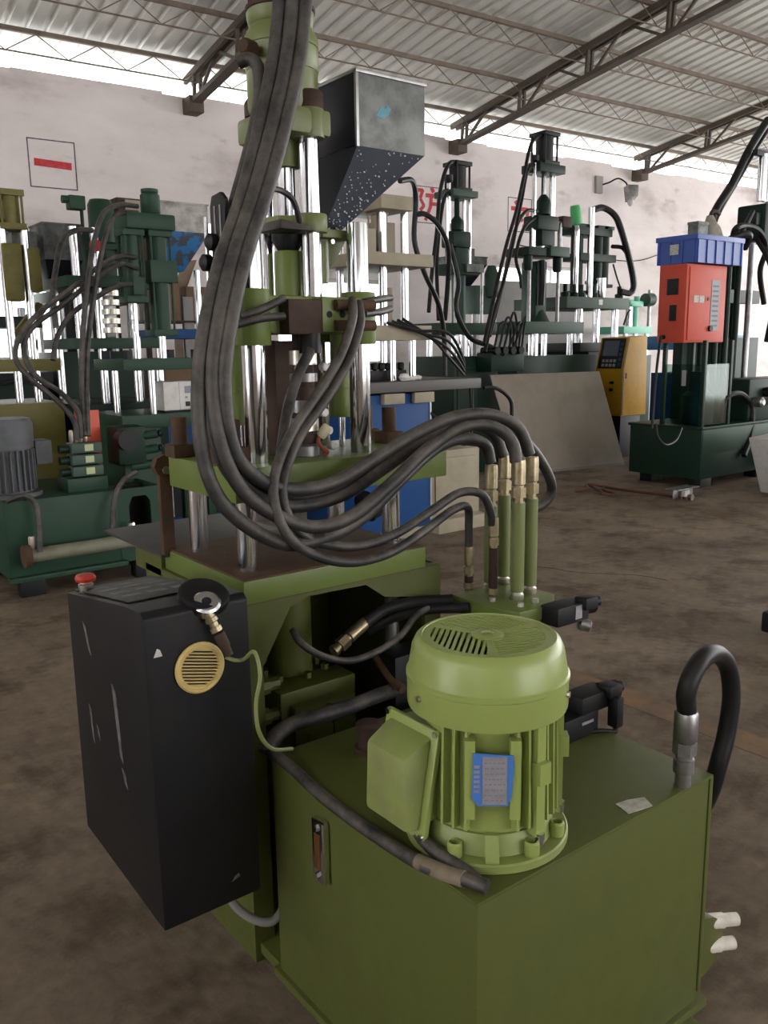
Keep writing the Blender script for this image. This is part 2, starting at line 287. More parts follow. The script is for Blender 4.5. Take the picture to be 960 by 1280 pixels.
# hose centre lines (x, y, z) in metres
HO={
'b1':[(0.193,0.82,2.302),(0.157,0.8,2.132),(0.105,0.78,1.977),(0.043,0.76,1.823),(-0.023,0.74,1.689),(-0.077,0.72,1.559),(-0.111,0.7,1.432),(-0.122,0.68,1.305),(-0.102,0.66,1.207),(-0.037,0.65,1.133),(0.048,0.64,1.087),(0.141,0.63,1.091),(0.245,0.63,1.124),(0.358,0.64,1.194),(0.505,0.68,1.254),(0.618,0.7,1.267),(0.692,0.7,1.245),(0.713,0.7,1.197)],
'b2':[(0.212,0.8,2.3),(0.177,0.78,2.131),(0.123,0.76,1.975),(0.058,0.74,1.822),(-0.008,0.72,1.688),(-0.058,0.7,1.559),(-0.09,0.68,1.432),(-0.087,0.66,1.304),(-0.047,0.65,1.21),(0.031,0.64,1.148),(0.114,0.63,1.117),(0.204,0.62,1.131),(0.314,0.62,1.191),(0.432,0.64,1.253),(0.548,0.64,1.303),(0.638,0.62,1.302),(0.689,0.6,1.261),(0.694,0.59,1.209)],
'b3':[(0.238,0.79,2.303),(0.203,0.77,2.133),(0.148,0.75,1.977),(0.081,0.73,1.822),(0.014,0.71,1.688),(-0.036,0.69,1.559),(-0.07,0.67,1.432),(-0.061,0.66,1.299),(-0.002,0.66,1.23),(0.085,0.66,1.199),(0.191,0.66,1.206),(0.304,0.66,1.25),(0.416,0.65,1.298),(0.535,0.64,1.331),(0.648,0.63,1.329),(0.733,0.62,1.291),(0.765,0.61,1.221)],
'b4':[(0.215,0.83,2.311),(0.192,0.83,2.146),(0.147,0.82,1.991),(0.082,0.8,1.832),(0.015,0.78,1.695),(-0.039,0.76,1.561),(-0.067,0.74,1.43),(-0.067,0.73,1.322),(-0.036,0.72,1.235),(0.043,0.71,1.169),(0.136,0.71,1.151),(0.246,0.71,1.164),(0.365,0.71,1.214),(0.5,0.72,1.267),(0.645,0.73,1.299),(0.747,0.73,1.273),(0.781,0.72,1.206)],
'b5':[(0.254,0.84,2.323),(0.231,0.84,2.156),(0.181,0.83,1.997),(0.114,0.81,1.837),(0.045,0.79,1.697),(-0.007,0.77,1.562),(-0.041,0.75,1.445),(-0.034,0.74,1.327),(0.008,0.73,1.238),(0.083,0.725,1.184),(0.175,0.72,1.173),(0.277,0.72,1.201),(0.406,0.73,1.258),(0.553,0.75,1.299),(0.721,0.78,1.299),(0.897,0.8,1.257),(1.027,0.82,1.175),(1.117,0.84,1.066),(1.076,0.86,1.008),(0.984,0.88,1.032)],
'left_short':[(0.124,0.9,2.123),(0.139,0.88,2.127),(0.147,0.86,2.107),(0.137,0.84,2.042),(0.116,0.83,1.972),(0.082,0.82,1.885),(0.045,0.81,1.798),(0.004,0.8,1.696),(-0.042,0.79,1.562),(-0.069,0.78,1.446),(-0.07,0.78,1.361),(-0.06,0.77,1.293)],
't1':[(0.346,0.8,1.612),(0.316,0.76,1.563),(0.265,0.74,1.481),(0.19,0.72,1.403),(0.105,0.69,1.33),(0.042,0.66,1.259),(0.017,0.64,1.196),(0.028,0.62,1.125),(0.079,0.61,1.07),(0.176,0.6,1.033),(0.289,0.6,1.035),(0.431,0.64,1.061),(0.576,0.7,1.085),(0.658,0.73,1.079),(0.673,0.74,1.018),(0.676,0.742,0.947)],
't2':[(0.364,0.8,1.606),(0.346,0.77,1.555),(0.297,0.75,1.472),(0.222,0.73,1.392),(0.131,0.7,1.318),(0.069,0.67,1.247),(0.045,0.65,1.191),(0.062,0.64,1.129),(0.115,0.63,1.084),(0.213,0.62,1.06),(0.329,0.62,1.073),(0.457,0.64,1.109),(0.567,0.66,1.137),(0.643,0.66,1.124),(0.675,0.66,1.074),(0.682,0.661,1.038)],
'c_l1':[(0.044,0.8,1.571),(0.088,0.79,1.584),(0.151,0.79,1.611)],
'c_l2':[(0.035,0.8,1.553),(0.088,0.79,1.566),(0.149,0.79,1.572)],
'c_r1':[(0.381,0.8,1.607),(0.46,0.84,1.618),(0.525,0.88,1.625)],
'c_r2':[(0.38,0.8,1.58),(0.46,0.84,1.587),(0.524,0.88,1.597)],
'barrel_cable':[(0.223,0.8,1.495),(0.174,0.78,1.438),(0.133,0.76,1.368),(0.101,0.74,1.282),(0.082,0.72,1.214)],
'upper_cable':[(0.12,0.8,1.843),(0.181,0.84,1.851),(0.22,0.85,1.835),(0.248,0.87,1.795),(0.262,0.9,1.773)],
'green_wire':[(-0.135,0.6,0.94),(-0.119,0.56,0.935),(-0.104,0.53,0.91),(-0.11,0.5,0.871),(-0.122,0.5,0.815),(-0.118,0.5,0.755),(-0.079,0.52,0.7),(-0.014,0.55,0.668)],
'pump_hose':[(0.1,0.72,0.861),(0.096,0.68,0.843),(0.134,0.66,0.81),(0.212,0.66,0.777),(0.309,0.68,0.77),(0.401,0.7,0.785),(0.47,0.72,0.819),(0.556,0.74,0.829)],
'motor_cable':[(-0.072,0.03,0.652),(-0.057,0.06,0.68),(-0.047,0.1,0.7),(-0.028,0.14,0.702)],
'floor_cable':[(-0.079,0.02,0.67),(-0.089,0.07,0.691),(-0.093,0.15,0.701),(-0.084,0.27,0.698),(-0.057,0.42,0.682),(-0.021,0.55,0.648)],
'back_conduit':[(0.039,0.7,0.605),(0.11,0.72,0.612),(0.214,0.72,0.607),(0.343,0.73,0.581)],
'loop':[(0.561,-0.0,0.717),(0.559,-0.0,0.769),(0.571,-0.0,0.816),(0.595,0.0,0.856),(0.65,0.01,0.87),(0.714,0.02,0.855),(0.773,0.03,0.808),(0.794,0.03,0.738),(0.784,0.03,0.656),(0.759,0.03,0.588),(0.744,0.03,0.526),(0.744,0.03,0.429)],
'grey_under':[(-0.119,0.62,0.309),(-0.091,0.6,0.295),(-0.069,0.55,0.325),(-0.044,0.55,0.343)],
'pump2':[(0.353,0.74,0.672),(0.373,0.7,0.658),(0.38,0.66,0.661)],
'v_cable':[(0.596,0.26,0.648),(0.647,0.26,0.607),(0.673,0.25,0.595),(0.667,0.24,0.634)],
'L1':[(1.561,5.0,2.474),(1.418,4.95,2.466),(1.267,4.85,2.39),(1.172,4.8,2.208),(1.093,4.75,1.952),(1.02,4.7,1.648),(0.969,4.65,1.347),(0.942,4.6,1.097),(0.926,4.55,0.974)],
'L2':[(1.558,5.0,2.432),(1.425,4.95,2.415),(1.305,4.85,2.333),(1.206,4.8,2.11),(1.112,4.75,1.802),(1.043,4.7,1.548),(0.996,4.65,1.296),(0.946,4.55,0.972)],
'L3':[(1.525,5.0,2.133),(1.374,4.9,2.128),(1.214,4.85,2.054),(1.003,4.8,1.902),(0.776,4.75,1.747),(0.629,4.7,1.6),(0.593,4.7,1.455),(0.662,4.65,1.332),(0.782,4.6,1.206),(0.864,4.55,1.079),(0.878,4.55,0.952)],
'L4':[(1.532,5.0,2.059),(1.37,4.9,2.075),(1.181,4.85,1.972),(0.944,4.8,1.801),(0.719,4.75,1.649),(0.644,4.7,1.503),(0.688,4.65,1.356),(0.81,4.6,1.254),(0.893,4.55,1.128),(0.899,4.55,0.961)],
'L5':[(1.541,5.0,1.951),(1.36,4.9,1.939),(1.172,4.85,1.849),(0.99,4.8,1.742),(0.871,4.75,1.6),(0.813,4.7,1.451)],
'L6':[(1.447,5.6,2.375),(1.295,5.5,2.353),(1.161,5.4,2.269),(1.085,5.35,2.073),(1.032,5.3,1.88),(1.035,5.3,1.664)],
'L7':[(0.397,4.45,0.629),(0.492,4.42,0.655),(0.546,4.4,0.602),(0.553,4.38,0.481),(0.537,4.36,0.314)],
'L8':[(1.224,4.5,0.719),(1.125,4.46,0.681),(1.045,4.42,0.59),(1.004,4.38,0.445),(0.989,4.36,0.357)],
'S1':[(5.994,6.6,3.526),(5.761,6.5,3.45),(5.555,6.4,3.134),(5.42,6.3,2.701),(5.264,6.2,2.274),(5.131,6.1,1.855)],
'S2':[(5.922,6.6,3.196),(5.713,6.5,3.113),(5.554,6.4,2.804),(5.419,6.3,2.371),(5.265,6.1,1.774)],
'S3':[(3.876,5.0,2.87),(4.09,5.1,2.906),(4.217,5.2,2.773),(4.195,5.2,2.432),(4.305,5.2,2.161),(4.564,5.3,1.889),(4.722,5.4,1.597),(4.732,5.4,1.216)],
'S4':[(4.215,5.2,2.651),(4.327,5.2,2.66),(4.479,5.2,2.575),(4.685,5.3,2.4),(4.774,5.4,2.121),(4.822,5.5,1.751)],
'T1':[(7.593,6.8,4.074),(7.288,6.7,3.888),(7.066,6.6,3.483),(6.834,6.5,3.042),(6.464,6.3,2.594),(6.093,6.1,2.041),(5.841,6.0,1.518)],
'T2':[(7.516,6.8,3.701),(7.24,6.7,3.59),(7.031,6.6,3.207),(6.8,6.5,2.723),(6.444,6.3,2.239),(6.059,6.1,1.78),(5.854,6.0,1.431)],
'T3':[(7.532,6.8,3.144),(7.223,6.7,3.107),(6.955,6.6,2.908),(6.723,6.5,2.537),(6.382,6.3,2.059),(6.024,6.1,1.605)],
'T4':[(7.534,6.8,3.087),(7.186,6.7,2.908),(6.948,6.6,2.557),(6.918,6.5,2.315),(6.948,6.5,2.176)],
'U1':[(8.861,7.0,3.296),(9.08,7.0,3.334),(9.284,6.95,3.218),(9.414,6.9,2.922),(9.578,6.9,2.606),(9.67,6.9,2.334),(9.604,6.9,2.21),(9.366,6.9,2.226)],
'U2':[(9.282,7.0,2.838),(9.45,6.95,2.821),(9.536,6.9,2.691)],
'R1':[(8.901,4.6,3.958),(8.749,4.6,3.811),(8.528,4.6,3.573),(8.245,4.6,3.208),(7.96,4.6,2.916),(7.816,4.6,2.673)],
'R2':[(9.239,4.65,4.1),(8.687,4.6,3.634),(8.352,4.6,3.26),(8.038,4.6,2.922),(7.878,4.6,2.661)],
'R3':[(7.978,4.4,2.579),(7.874,4.3,2.685),(8.105,4.3,2.725),(8.356,4.3,2.676),(8.51,4.3,2.516),(8.41,4.3,2.256),(8.539,4.3,1.913)],
'R4':[(6.551,4.3,0.657),(6.651,4.35,1.173),(6.773,4.4,1.57)],
'R5':[(6.328,4.1,0.724),(6.291,4.05,0.613),(6.356,4.0,0.526),(6.601,4.05,0.551),(6.762,4.1,0.656)],
'R6':[(7.625,4.2,0.634),(7.507,4.1,0.9),(7.812,4.1,0.954),(8.074,4.1,0.786),(7.99,4.05,0.488),(7.798,4.0,0.289)],
'loopback':[(4.872,5.0,1.106),(5.054,5.0,1.091),(5.231,5.0,0.975),(5.256,5.0,0.818)],
}
# ------------------------------------------------------------------ the hall
HO_ANG = R(-2.5); HALL = (0, 9.515, 0)
S_ROOF = .15; Z_EAVE = 4.80
def hstruct(name, label=None): return struct(name, HALL, HO_ANG, label)

fl = ob('floor', G().box(-11, 20.6, -13, 11.5, -.2, 0), FLOOR); fl['kind'] = 'structure'; fl['label'] = 'stained grey brown concrete floor'
g = G()
for y0, y1, dx in ((-3.5, -.6, .01), (-.56, 1.35, 0), (1.4, 2.6, -.01), (2.62, 4.6, .0)): g.box(1.99+dx, 2.14+dx, y0, y1, 0, .0008)
o = ob('painted_line', g, LINE_PAINT, fl, label='worn orange line painted on the concrete'); 
ob('crack', G().tube([(x, y, .0003) for x, y in [(3.2, 3.3), (3.45, 2.95), (3.52, 2.7), (3.75, 2.42), (3.8, 2.2)]], .0016, 5, 3), DARK, fl)

# back wall: plaster slab with window openings, top edge uneven
wb = hstruct('wall_back', 'dingy off white plaster wall, open to the sky above')
WIN = [(1.05, 2.72, 1.40, 2.80), (5.2, 7.0, 1.25, 2.45), (9.15, 11.1, 1.2, 2.78)]
g = G(); x = -10
for (a, b, c, d) in WIN:
    g.box(x, a, 0, .24, 0, 4.5); g.box(a, b, 0, .24, 0, c); g.box(a, b, 0, .24, d, 4.5); x = b
g.box(x, 20.3, 0, .24, 0, 4.5)
ob('plaster', g, WALL, wb)
g = G(); random.seed(3); xx = -10
while xx < 19.6:
    w = random.uniform(.25, .7); g.box(xx, xx + w, .01, .23, 4.49, 4.5 + random.uniform(.0, .035)); xx += w
ob('coping', g, WALL, wb)['kind'] = 'stuff'
def frame_lines(a, z, w=.52, h=.52):
    g = G(); t = .012
    g.box(a, a+w, -.004, .002, z, z+t); g.box(a, a+w, -.004, .002, z+h-t, z+h); g.box(a, a+t, -.004, .002, z, z+h); g.box(a+w-t, a+w, -.004, .002, z, z+h)
    ob('painted_frame', g, PURPLE_PAINT, wb, label='thin dark square outline painted on the plaster')
def strokes(a, z, segs, label, w=.52, h=.52):
    g = G()
    for seg in segs:
        (x0, y0), (x1, y1), t = seg
        d = Vector((x1-x0, y1-y0)); n = Vector((-d.y, d.x)).normalized()*t*.68
        q = [(a+(p[0])*w, z+(p[1])*h) for p in ((x0+n.x, y0+n.y), (x0-n.x, y0-n.y), (x1-n.x, y1-n.y), (x1+n.x, y1+n.y))]
        g.prism(q, 'xz', -.006, .001)
    ob('painted_character', g, RED_PAINT, wb, label=label)
frame_lines(2.16, 3.31); strokes(2.16, 3.31, [((.12, .52), (.90, .49), .11)], 'red painted single bar character')
frame_lines(7.49, 3.29)
strokes(7.49, 3.29, [((.10,.92),(.10,.08),.07), ((.10,.88),(.36,.88),.07), ((.36,.90),(.26,.66),.07), ((.26,.66),(.40,.46),.07), ((.40,.48),(.26,.34),.07),
    ((.66,.98),(.74,.86),.08), ((.46,.76),(.97,.76),.08), ((.66,.76),(.62,.42),.075), ((.62,.44),(.44,.08),.075), ((.64,.54),(.92,.54),.07), ((.92,.56),(.86,.10),.075), ((.87,.12),(.74,.18),.06)], 'red painted fire safety character, left radical and square stroke')
frame_lines(9.37, 3.28)
strokes(9.37, 3.28, [((.30,.90),(.40,.78),.09), ((.14,.68),(.84,.68),.09), ((.50,.92),(.44,.50),.08), ((.44,.52),(.14,.10),.085), ((.84,.70),(.78,.12),.085), ((.78,.14),(.62,.20),.07), ((.52,.44),(.62,.32),.085)], 'red painted character with crossing strokes')
for k, (a, b, c, d) in enumerate(WIN):
    w = hstruct(f'window_{k+1}', 'window in the plaster wall, glaring with daylight')
    g = G(); t = .05
    g.box(a, b, .09, .15, c, c+t); g.box(a, b, .09, .15, d-t, d); g.box(a, a+t, .09, .15, c, d); g.box(b-t, b, .09, .15, c, d)
    ob('window_frame', g, WHITE_E, w)
    n = 3
    for i in range(1, n): box('mullion', w, WHITE_E, a+(b-a)*i/n-.02, a+(b-a)*i/n+.02, .09, .15, c, d, bev=0)
    for i in range(n): box('pane', w, GLASS, a+(b-a)*i/n+.02, a+(b-a)*(i+1)/n-.02, .118, .122, c+t, d-t, bev=0)
    if k == 2: box('blocking_board', w, GREYP, a+.02, b-.02, .03, .05, c, 2.52, label='grey board blocking the lower window')
# the other walls of the hall, outside the picture: left gable with windows, wide open right gable, front wall with a broad doorway
wl = hstruct('wall_left', 'plaster gable wall of the hall'); g = G()
g.box(-10.2, -10, -17, -15, 0, 1.6); g.box(-10.2, -10, -5.5, -2, 0, 2.9); g.box(-10.2, -10, -22, 0, 2.9, 4.6)
for y in (-22, -15, -2): g.box(-10.2, -10, y, y+2 if y == -2 else y+5, 0, 2.9)
ob('plaster', g, WALL, wl)
wr = hstruct('wall_right', 'right gable of the hall, open but for its plaster piers'); g = G()
for y in (-22, -14.5, -7.2, -.4): g.box(20, 20.3, y, y+.4, 0, 4.8)
ob('plaster', g, WALL, wr)
wf = hstruct('wall_front', 'plaster wall behind the viewer with a broad doorway'); g = G()
g.box(-10, 1, -21.8, -21.6, 0, 4.5); g.box(13, 20, -21.8, -21.6, 0, 4.5); g.box(1, 13, -21.8, -21.6, 4.0, 4.5)
ob('plaster', g, WALL, wf)

# roof: ribbed steel sheets on light lattice purlins and lattice trusses
ce = hstruct('ceiling', 'pale ribbed steel roof on brown lattice trusses')
def zroof(b): return Z_EAVE + S_ROOF*b
prof = []
for i in range(5):
    x = i*.2; prof += [(x, 0), (x+.115, 0), (x+.135, .032), (x+.18, .032)]
prof = prof[:-3] + [(.80, 0)]
def sheet_mesh(b0, b1, slope, zr):
    g = G(); v0 = []; v1 = []
    for x, h in prof[:-1] + [(.8, 0)]:
        v0.append(g.bm.verts.new((x, -b0, zr(b0)+h))); v1.append(g.bm.verts.new((x, -b1, zr(b1)+h)))
    for i in range(len(v0)-1): g.bm.faces.new((v0[i], v0[i+1], v1[i+1], v1[i]))
    return mm('roof_sheet', g, ROOF)
sm = sheet_mesh(-.40, 10.6, S_ROOF, zroof)
i = 0; x = -9.6
while x < 19.8: inst('roof_sheet', sm, ce, (x, 0, 0)); x += .8
g = G(); g.box(-10, 20.6, -21.5, -10.6, 0, .02)
for v in g.bm.verts: v.co.z += zroof(10.6) - S_ROOF*(-v.co.y - 10.6)
ob('far_slope', g, ROOF, ce)
for bb in (.36, 1.45, 2.55, 3.55, 4.7, 5.9, 7.1, 8.3, 9.5):
    z = zroof(bb) - .03
    p = box('purlin', ce, PURLIN, -10, 20.4, -bb-.022, -bb+.022, z-.045, z, bev=0)
    ob('bottom_rod', G().cyl((-10, -bb, z-.24), (20.4, -bb, z-.24), .009, n=6), PURLIN, p)
    g = G(); x = -9.9; k = 0
    while x < 16:
        g.cyl((x, -bb, z-.24 if k % 2 else z-.04), (x+.32, -bb, z-.04 if k % 2 else z-.24), .006, n=5); x += .32; k += 1
    ob('zigzag_rod', g, PURLIN, p)['kind'] = 'stuff'
def bar(g, p, q, w):
    g.cyl(p, q, w*.62, n=4)
vm = {}
for a in (-4.2, -.05, 4.1, 8.25, 12.4, 16.55):
    t = struct('roof_truss'); t.parent = ce; t.location = (a, 0, 0); del t['kind']
    g = G(); L = 10.4
    for dx in (-.05, .05):
        g2 = G(); g2.hexa([(dx-.022, -.02, zroof(.0)-.16), (dx+.022, -.02, zroof(0)-.16), (dx+.022, -L, zroof(L)-.16), (dx-.022, -L, zroof(L)-.16)], [(dx-.022, -.02, zroof(0)-.085), (dx+.022, -.02, zroof(0)-.085), (dx+.022, -L, zroof(L)-.085), (dx-.022, -L, zroof(L)-.085)])
        ob('top_chord', g2, TRUSS, t)
    def zb(b): return Z_EAVE - .38 + (S_ROOF - .016)*b
    g2 = G(); g2.hexa([(-.06, .0, zb(0)-.05), (.06, .0, zb(0)-.05), (.06, -L, zb(L)-.05), (-.06, -L, zb(L)-.05)], [(-.06, .0, zb(0)), (.06, .0, zb(0)), (.06, -L, zb(L)), (-.06, -L, zb(L))])
    ob('bottom_chord', g2, TRUSS, t)
    b = .25; k = 0
    while b < L - 1:
        for dx in (-.04, .04):
            ob('web', G().cyl((dx, -b, zb(b)-.01), (dx, -b-.02, zroof(b)-.13), .026, n=4), TRUSS, t)
        ob('diagonal', G().cyl((0, -b-.06, zb(b)-.01), (0, -b-.5, zroof(b+.5)-.13), .022, n=4), TRUSS, t)
        ob('diagonal', G().cyl((0, -b-1.1, zb(b+1.1)-.01), (0, -b-.62, zroof(b+.6)-.13), .022, n=4), TRUSS, t)
        b += 1.18
    box('bearing_block', t, TRUSS, -.09, .09, -.22, .06, zb(0)-.12, zb(0)+.06)
# wall lamp on a bent arm, wires strung on the wall
t = thing('wall_lamp', 'small grey floodlight on bent pipe arm on plaster wall', 'lamp', HALL, HO_ANG)
box('mounting_box', t, mat('sooty_grey', (.30, .28, .27), .9), 11.36, 11.52, -.05, .0, 4.02, 4.30)
tube('arm', t, BLACK, [(11.5, -.03, 4.16), (11.6, -.12, 4.2), (11.72, -.2, 4.26), (11.84, -.26, 4.2), (11.88, -.28, 4.12)], .014, 8)
ob('lamp_head', G().hexa([(11.80, -.40, 3.94), (12.02, -.40, 3.98), (12.02, -.30, 3.90), (11.80, -.30, 3.86)], [(11.84, -.32, 4.16), (12.12, -.32, 4.18), (12.12, -.22, 4.14), (11.84, -.22, 4.12)]), STEEL, t, .01)
lathe('lamp_bulb', t, WHITE_E, [(.02, 0), (.05, .04), (.05, .1), (.02, .13)], (11.87, -.36, 3.80))
wi = tube('wall_wire', None, DARK, [(9.6, -.02, 3.08), (10.4, -.02, 3.0), (11.2, -.02, 2.98), (12.4, -.02, 2.95), (13.2, -.02, 3.12), (14.3, -.02, 3.5), (16, -.02, 3.45)], .008, 6)
wi.location = HALL; wi.rotation_euler = (0, 0, HO_ANG); tag(wi, 'thin sagging wire strung along the plaster wall', 'wire')
# ------------------------------------------------------------------ the olive press in the foreground
PR = thing('injection_press', 'olive green vertical moulding press with motor, tank, black cabinet and bundled hoses in the foreground', 'press')
def fitting(parent, p, d, r=.017, name='hose_fitting', m=BRASS, L=.09):
    """crimped ferrule and hex nut along direction d, hose end at p"""
    p = Vector(p); d = Vector(d).normalized()
    e = lathe(name, parent, m, [(r*.98, -.012), (r*1.05, 0), (r*1.05, L*.5), (r*.8, L*.53), (r*.8, L*.58)], p, p + d, 16)
    q = p + d*L*.58
    ob('hex_nut', G().cyl(q, q + d*L*.26, r*1.15, n=6), m, e); q = q + d*L*.26
    lathe('collar', e, m, [(r*.75, 0), (r*.75, L*.1), (r*.95, L*.1), (r*.95, L*.2)], q, q + d, 14)
    return e
# tank
tank = ob('oil_tank', G().box(0, .675, 0, .665, .06, .600), OLIVE_SHADED, PR, .004)
box('tank_lid', tank, OLIVE_SHADED, -.004, .680, -.003, .668, .596, .603, bev=.001)
box('tank_flange', tank, OLIVE_SHADED, -.01, .70, -.012, .68, .04, .062, bev=.002)
ob('lid_seam', G().box(.676, .688, -.002, .664, .08, .60), OLIVE_SHADED, tank, .002)
box('skid', tank, OLIVE_SHADED, .03, .09, -.1, 1.3, 0, .045)
box('skid', tank, OLIVE_SHADED, .58, .64, -.1, 1.3, 0, .045)
ob('paper_label', G().prism([(.415, .012), (.475, -.0), (.49, .03), (.455, .045), (.425, .05)], 'xy', .6032, .6045), LABELW, tank, label='torn white paper label')
lathe('filler_cap', tank, BROWN, [(.034, 0), (.034, .012), (.026, .014), (.026, .05), (.03, .052), (.03, .066), (.02, .07)], (.185, .545, .603))
lg = box('level_gauge', tank, CHROME, -.018, -.001, .435, .480, .405, .545, bev=.006, label='chrome oil level gauge')
box('sight_glass', lg, mat('amber_glass', (.10, .045, .015), .2), -.020, -.017, .447, .468, .435, .515, bev=.001)
for z in (.42, .53): cyl('gauge_bolt', lg, CHROME, (-.024, .4575, z), (-.017, .4575, z), .008, n=6)
# return hose loop on the tank corner
nip = lathe('nipple', tank, STEEL, [(.016, 0), (.016, .03), (.021, .03), (.021, .058), (.017, .06), (.017, .075)], (.595, .012, .603))
ob('hex_nut', G().cyl((.595, .012, .672), (.595, .012, .70), .024, n=6), STEEL, nip)
lathe('ferrule', nip, STEEL, [(.021, 0), (.024, .006), (.024, .06), (.021, .066)], (.595, .012, .70))
LP = [(.595, .012, .765)] + HO['loop'][2:10] + [(.762, .045, .52), (.772, .08, .44), (.765, .13, .36), (.73, .165, .30), (.68, .175, .28)]
tube('return_hose', tank, HOSE_BLK, LP, .0195, 14, label='thick black hose loop')
# cooler on the right side of the tank with two white stubs
co = lathe('oil_cooler', tank, OLIVE_SHADED, [(.045, 0), (.066, .02), (.066, .5), (.045, .52)], (.765, .06, .120), (.765, 1, .120), 24)
lathe('end_cap', co, OLIVE_SHADED, [(.074, 0), (.074, .03), (.06, .04), (.06, .06)], (.765, .04, .120), (.765, 1, .120))
for z, dx in ((.160, .008), (.100, .0)):
    s = lathe('port', co, WHITEP, [(.014, -.03), (.018, -.028), (.018, .02), (.0155, .024), (.0155, .058), (.010, .058), (.010, .03)], (.815 + dx, .05, z), (1.2, -.12, z - .04), 16, label='white plastic pipe stub')
# ---- motor
MX, MY = .167, .152
mo = lathe('motor', PR, OLIVE, [(.112, .64), (.112, .88), (.100, .885)], (MX, MY, 0), n=40, label='upright flanged electric motor')
fl_ = lathe('mounting_flange', mo, OLIVE_DUSTY, [(.150, .604), (.152, .606), (.152, .619), (.149, .622), (.126, .622), (.124, .626), (.121, .655), (.118, .66)], (MX, MY, 0), n=48)
bm_ = mm('bolt', G().lathe([(.0135, 0), (.0135, .024), (.011, .027), (.009, .027), (.009, .017)], (0,0,0), n=14), OLIVE)
for a in (-158, -98, -62, -18, 30, 90, 150): inst('flange_bolt', bm_, mo, (MX + .135*math.cos(R(a)), MY + .135*math.sin(R(a)), .621))
fin = mm('fin', G().hexa([(.10, -.0025, .662), (.134, -.0025, .672), (.134, .0025, .672), (.10, .0025, .662)], [(.10, -.0025, .872), (.130, -.0025, .872), (.130, .0025, .872), (.10, .0025, .872)]), OLIVE)
for k in range(36):
    a = -180 + k*360/36
    if 118 < (a % 360) < 182: continue
    if 217 < (a % 360) < 243: continue
    inst('fin', fin, mo, (MX, MY, 0), (0, 0, R(a)))
for a in (-92, -40, 20):      # tie lugs down the side
    g = G().box(.118, .140, -.010, .010, .655, .875); m_ = mm('lug', g, OLIVE)
    l = inst('lug', m_, mo, (MX, MY, 0), (0, 0, R(a)))
    if a == -92+0: pass
    n_ = mm('lug_pad', G().box(.125, .150, -.013, .013, .755, .795), OLIVE); inst('lug_pad', n_, mo, (MX, MY, 0), (0, 0, R(a)))
    n_ = mm('lug_bolt', G().cyl((.138, 0, .66), (.138, 0, .64), .009, n=8), CHROME); inst('lug_bolt', n_, mo, (MX, MY, 0), (0, 0, R(a)))
# name plate bracket and plate
ang = R(-130)
def local(me_name, g, m, nm, parent=mo, label=None):
    o = inst(nm, mm(me_name, g, m), parent, (MX, MY, 0), (0, 0, ang)) if parent is mo else inst(nm, mm(me_name, g, m), parent, (0, 0, 0))
    if label: o['label'] = label
    return o
local('np', G().box(.112, .137, -.048, -.030, .70, .845), OLIVE, 'plate_bracket'); local('np2', G().box(.112, .137, .030, .048, .70, .845), OLIVE, 'plate_bracket')
pl = local('plate', G().prism([(-.036, .742), (-.026, .728), (.026, .728), (.032, .746), (.036, .80), (.034, .820), (-.034, .824), (-.034, .80)], 'yz', .1375, .140), BLUE_L, 'name_plate', label='blue and silver motor name plate')
local('plate_s', G().box(.1398, .1412, -.018, .024, .731, .818), SILVER_L, 'printed_field', pl)
TXT = mat('faded_print', (.20, .20, .24), .7)
for i in range(8):
    g = G(); yy = -.014
    random.seed(i)
    while yy < .018:
        w = random.uniform(.003, .008); g.box(.1411, .1415, yy, min(yy+w, .021), .737+i*.0098, .7405+i*.0098); yy += w + .0025
    q = local('print', g, TXT, 'print_row', pl); q['kind'] = 'stuff'
g = G()
for i in range(6): g.box(.1399, .1404, -.0325, -.0225, .752+i*.009, .757+i*.009)
q = local('print_b', g, SILVER_L, 'print_row', pl); q['kind'] = 'stuff'
# splash lug at the foot of the motor
local('foot', G().prism([(.118, .624), (.150, .624), (.150, .63), (.128, .665), (.118, .665)], 'xz', -.012, .012), OLIVE_DUSTY, 'foot_rib')
# fan cover
fc = ring('fan_cover', mo, OLIVE, [(.120, .862), (.1455, .862), (.1465, .866), (.1465, .913), (.1485, .915), (.1485, .922), (.145, .925), (.1375, .968), (.131, .982), (.124, .988), (.119, .988), (.117, .984), (.117, .970)], (MX, MY, 0), n=64)
lathe('fan_recess', fc, DARK, [(.118, .962), (.118, .970)], (MX, MY, 0), n=40)
lathe('hub', fc, OLIVE, [(.030, .972), (.030, .988), (.026, .990), (.012, .990), (.011, .986)], (MX, MY, 0), n=28)
ring('grille_ring', fc, OLIVE, [(.104, .974), (.104, .9865), (.119, .9865), (.119, .974)], (MX, MY, 0), n=48)
for k in range(3):
    base = R(-128 + 120*k); bdir = base + R(60) + R(48)
    inst('spoke', mm('spoke', G().box(.02, .112, -.008, .008, .974, .9868), OLIVE), fc, (MX, MY, 0), (0, 0, base))
    d = Vector((math.cos(bdir), math.sin(bdir))); nn = Vector((-d.y, d.x))
    for t in [i*.0105 for i in range(-11, 12)]:
        s0 = s1 = None; s = -.11
        while s < .11:
            p = d*s + nn*t; rr = p.length; an = (math.atan2(p.y, p.x) - base) % (2*math.pi)
            if .028 < rr < .108 and an < R(120):
                if s0 is None: s0 = s
                s1 = s
            elif s0 is not None: break
            s += .002
        if s0 is not None and s1 - s0 > .008:
            me = mm('grille_bar', G().box(s0, s1, -.0029, .0029, .9825, .9862), OLIVE)
            inst('grille_bar', me, fc, (MX + nn.x*t, MY + nn.y*t, 0), (0, 0, bdir))
inst('cover_screw', mm('scr', G().cyl((.146, 0, .895), (.152, 0, .895), .006, n=8), ZINC), fc, (MX, MY, 0), (0, 0, R(-62)))
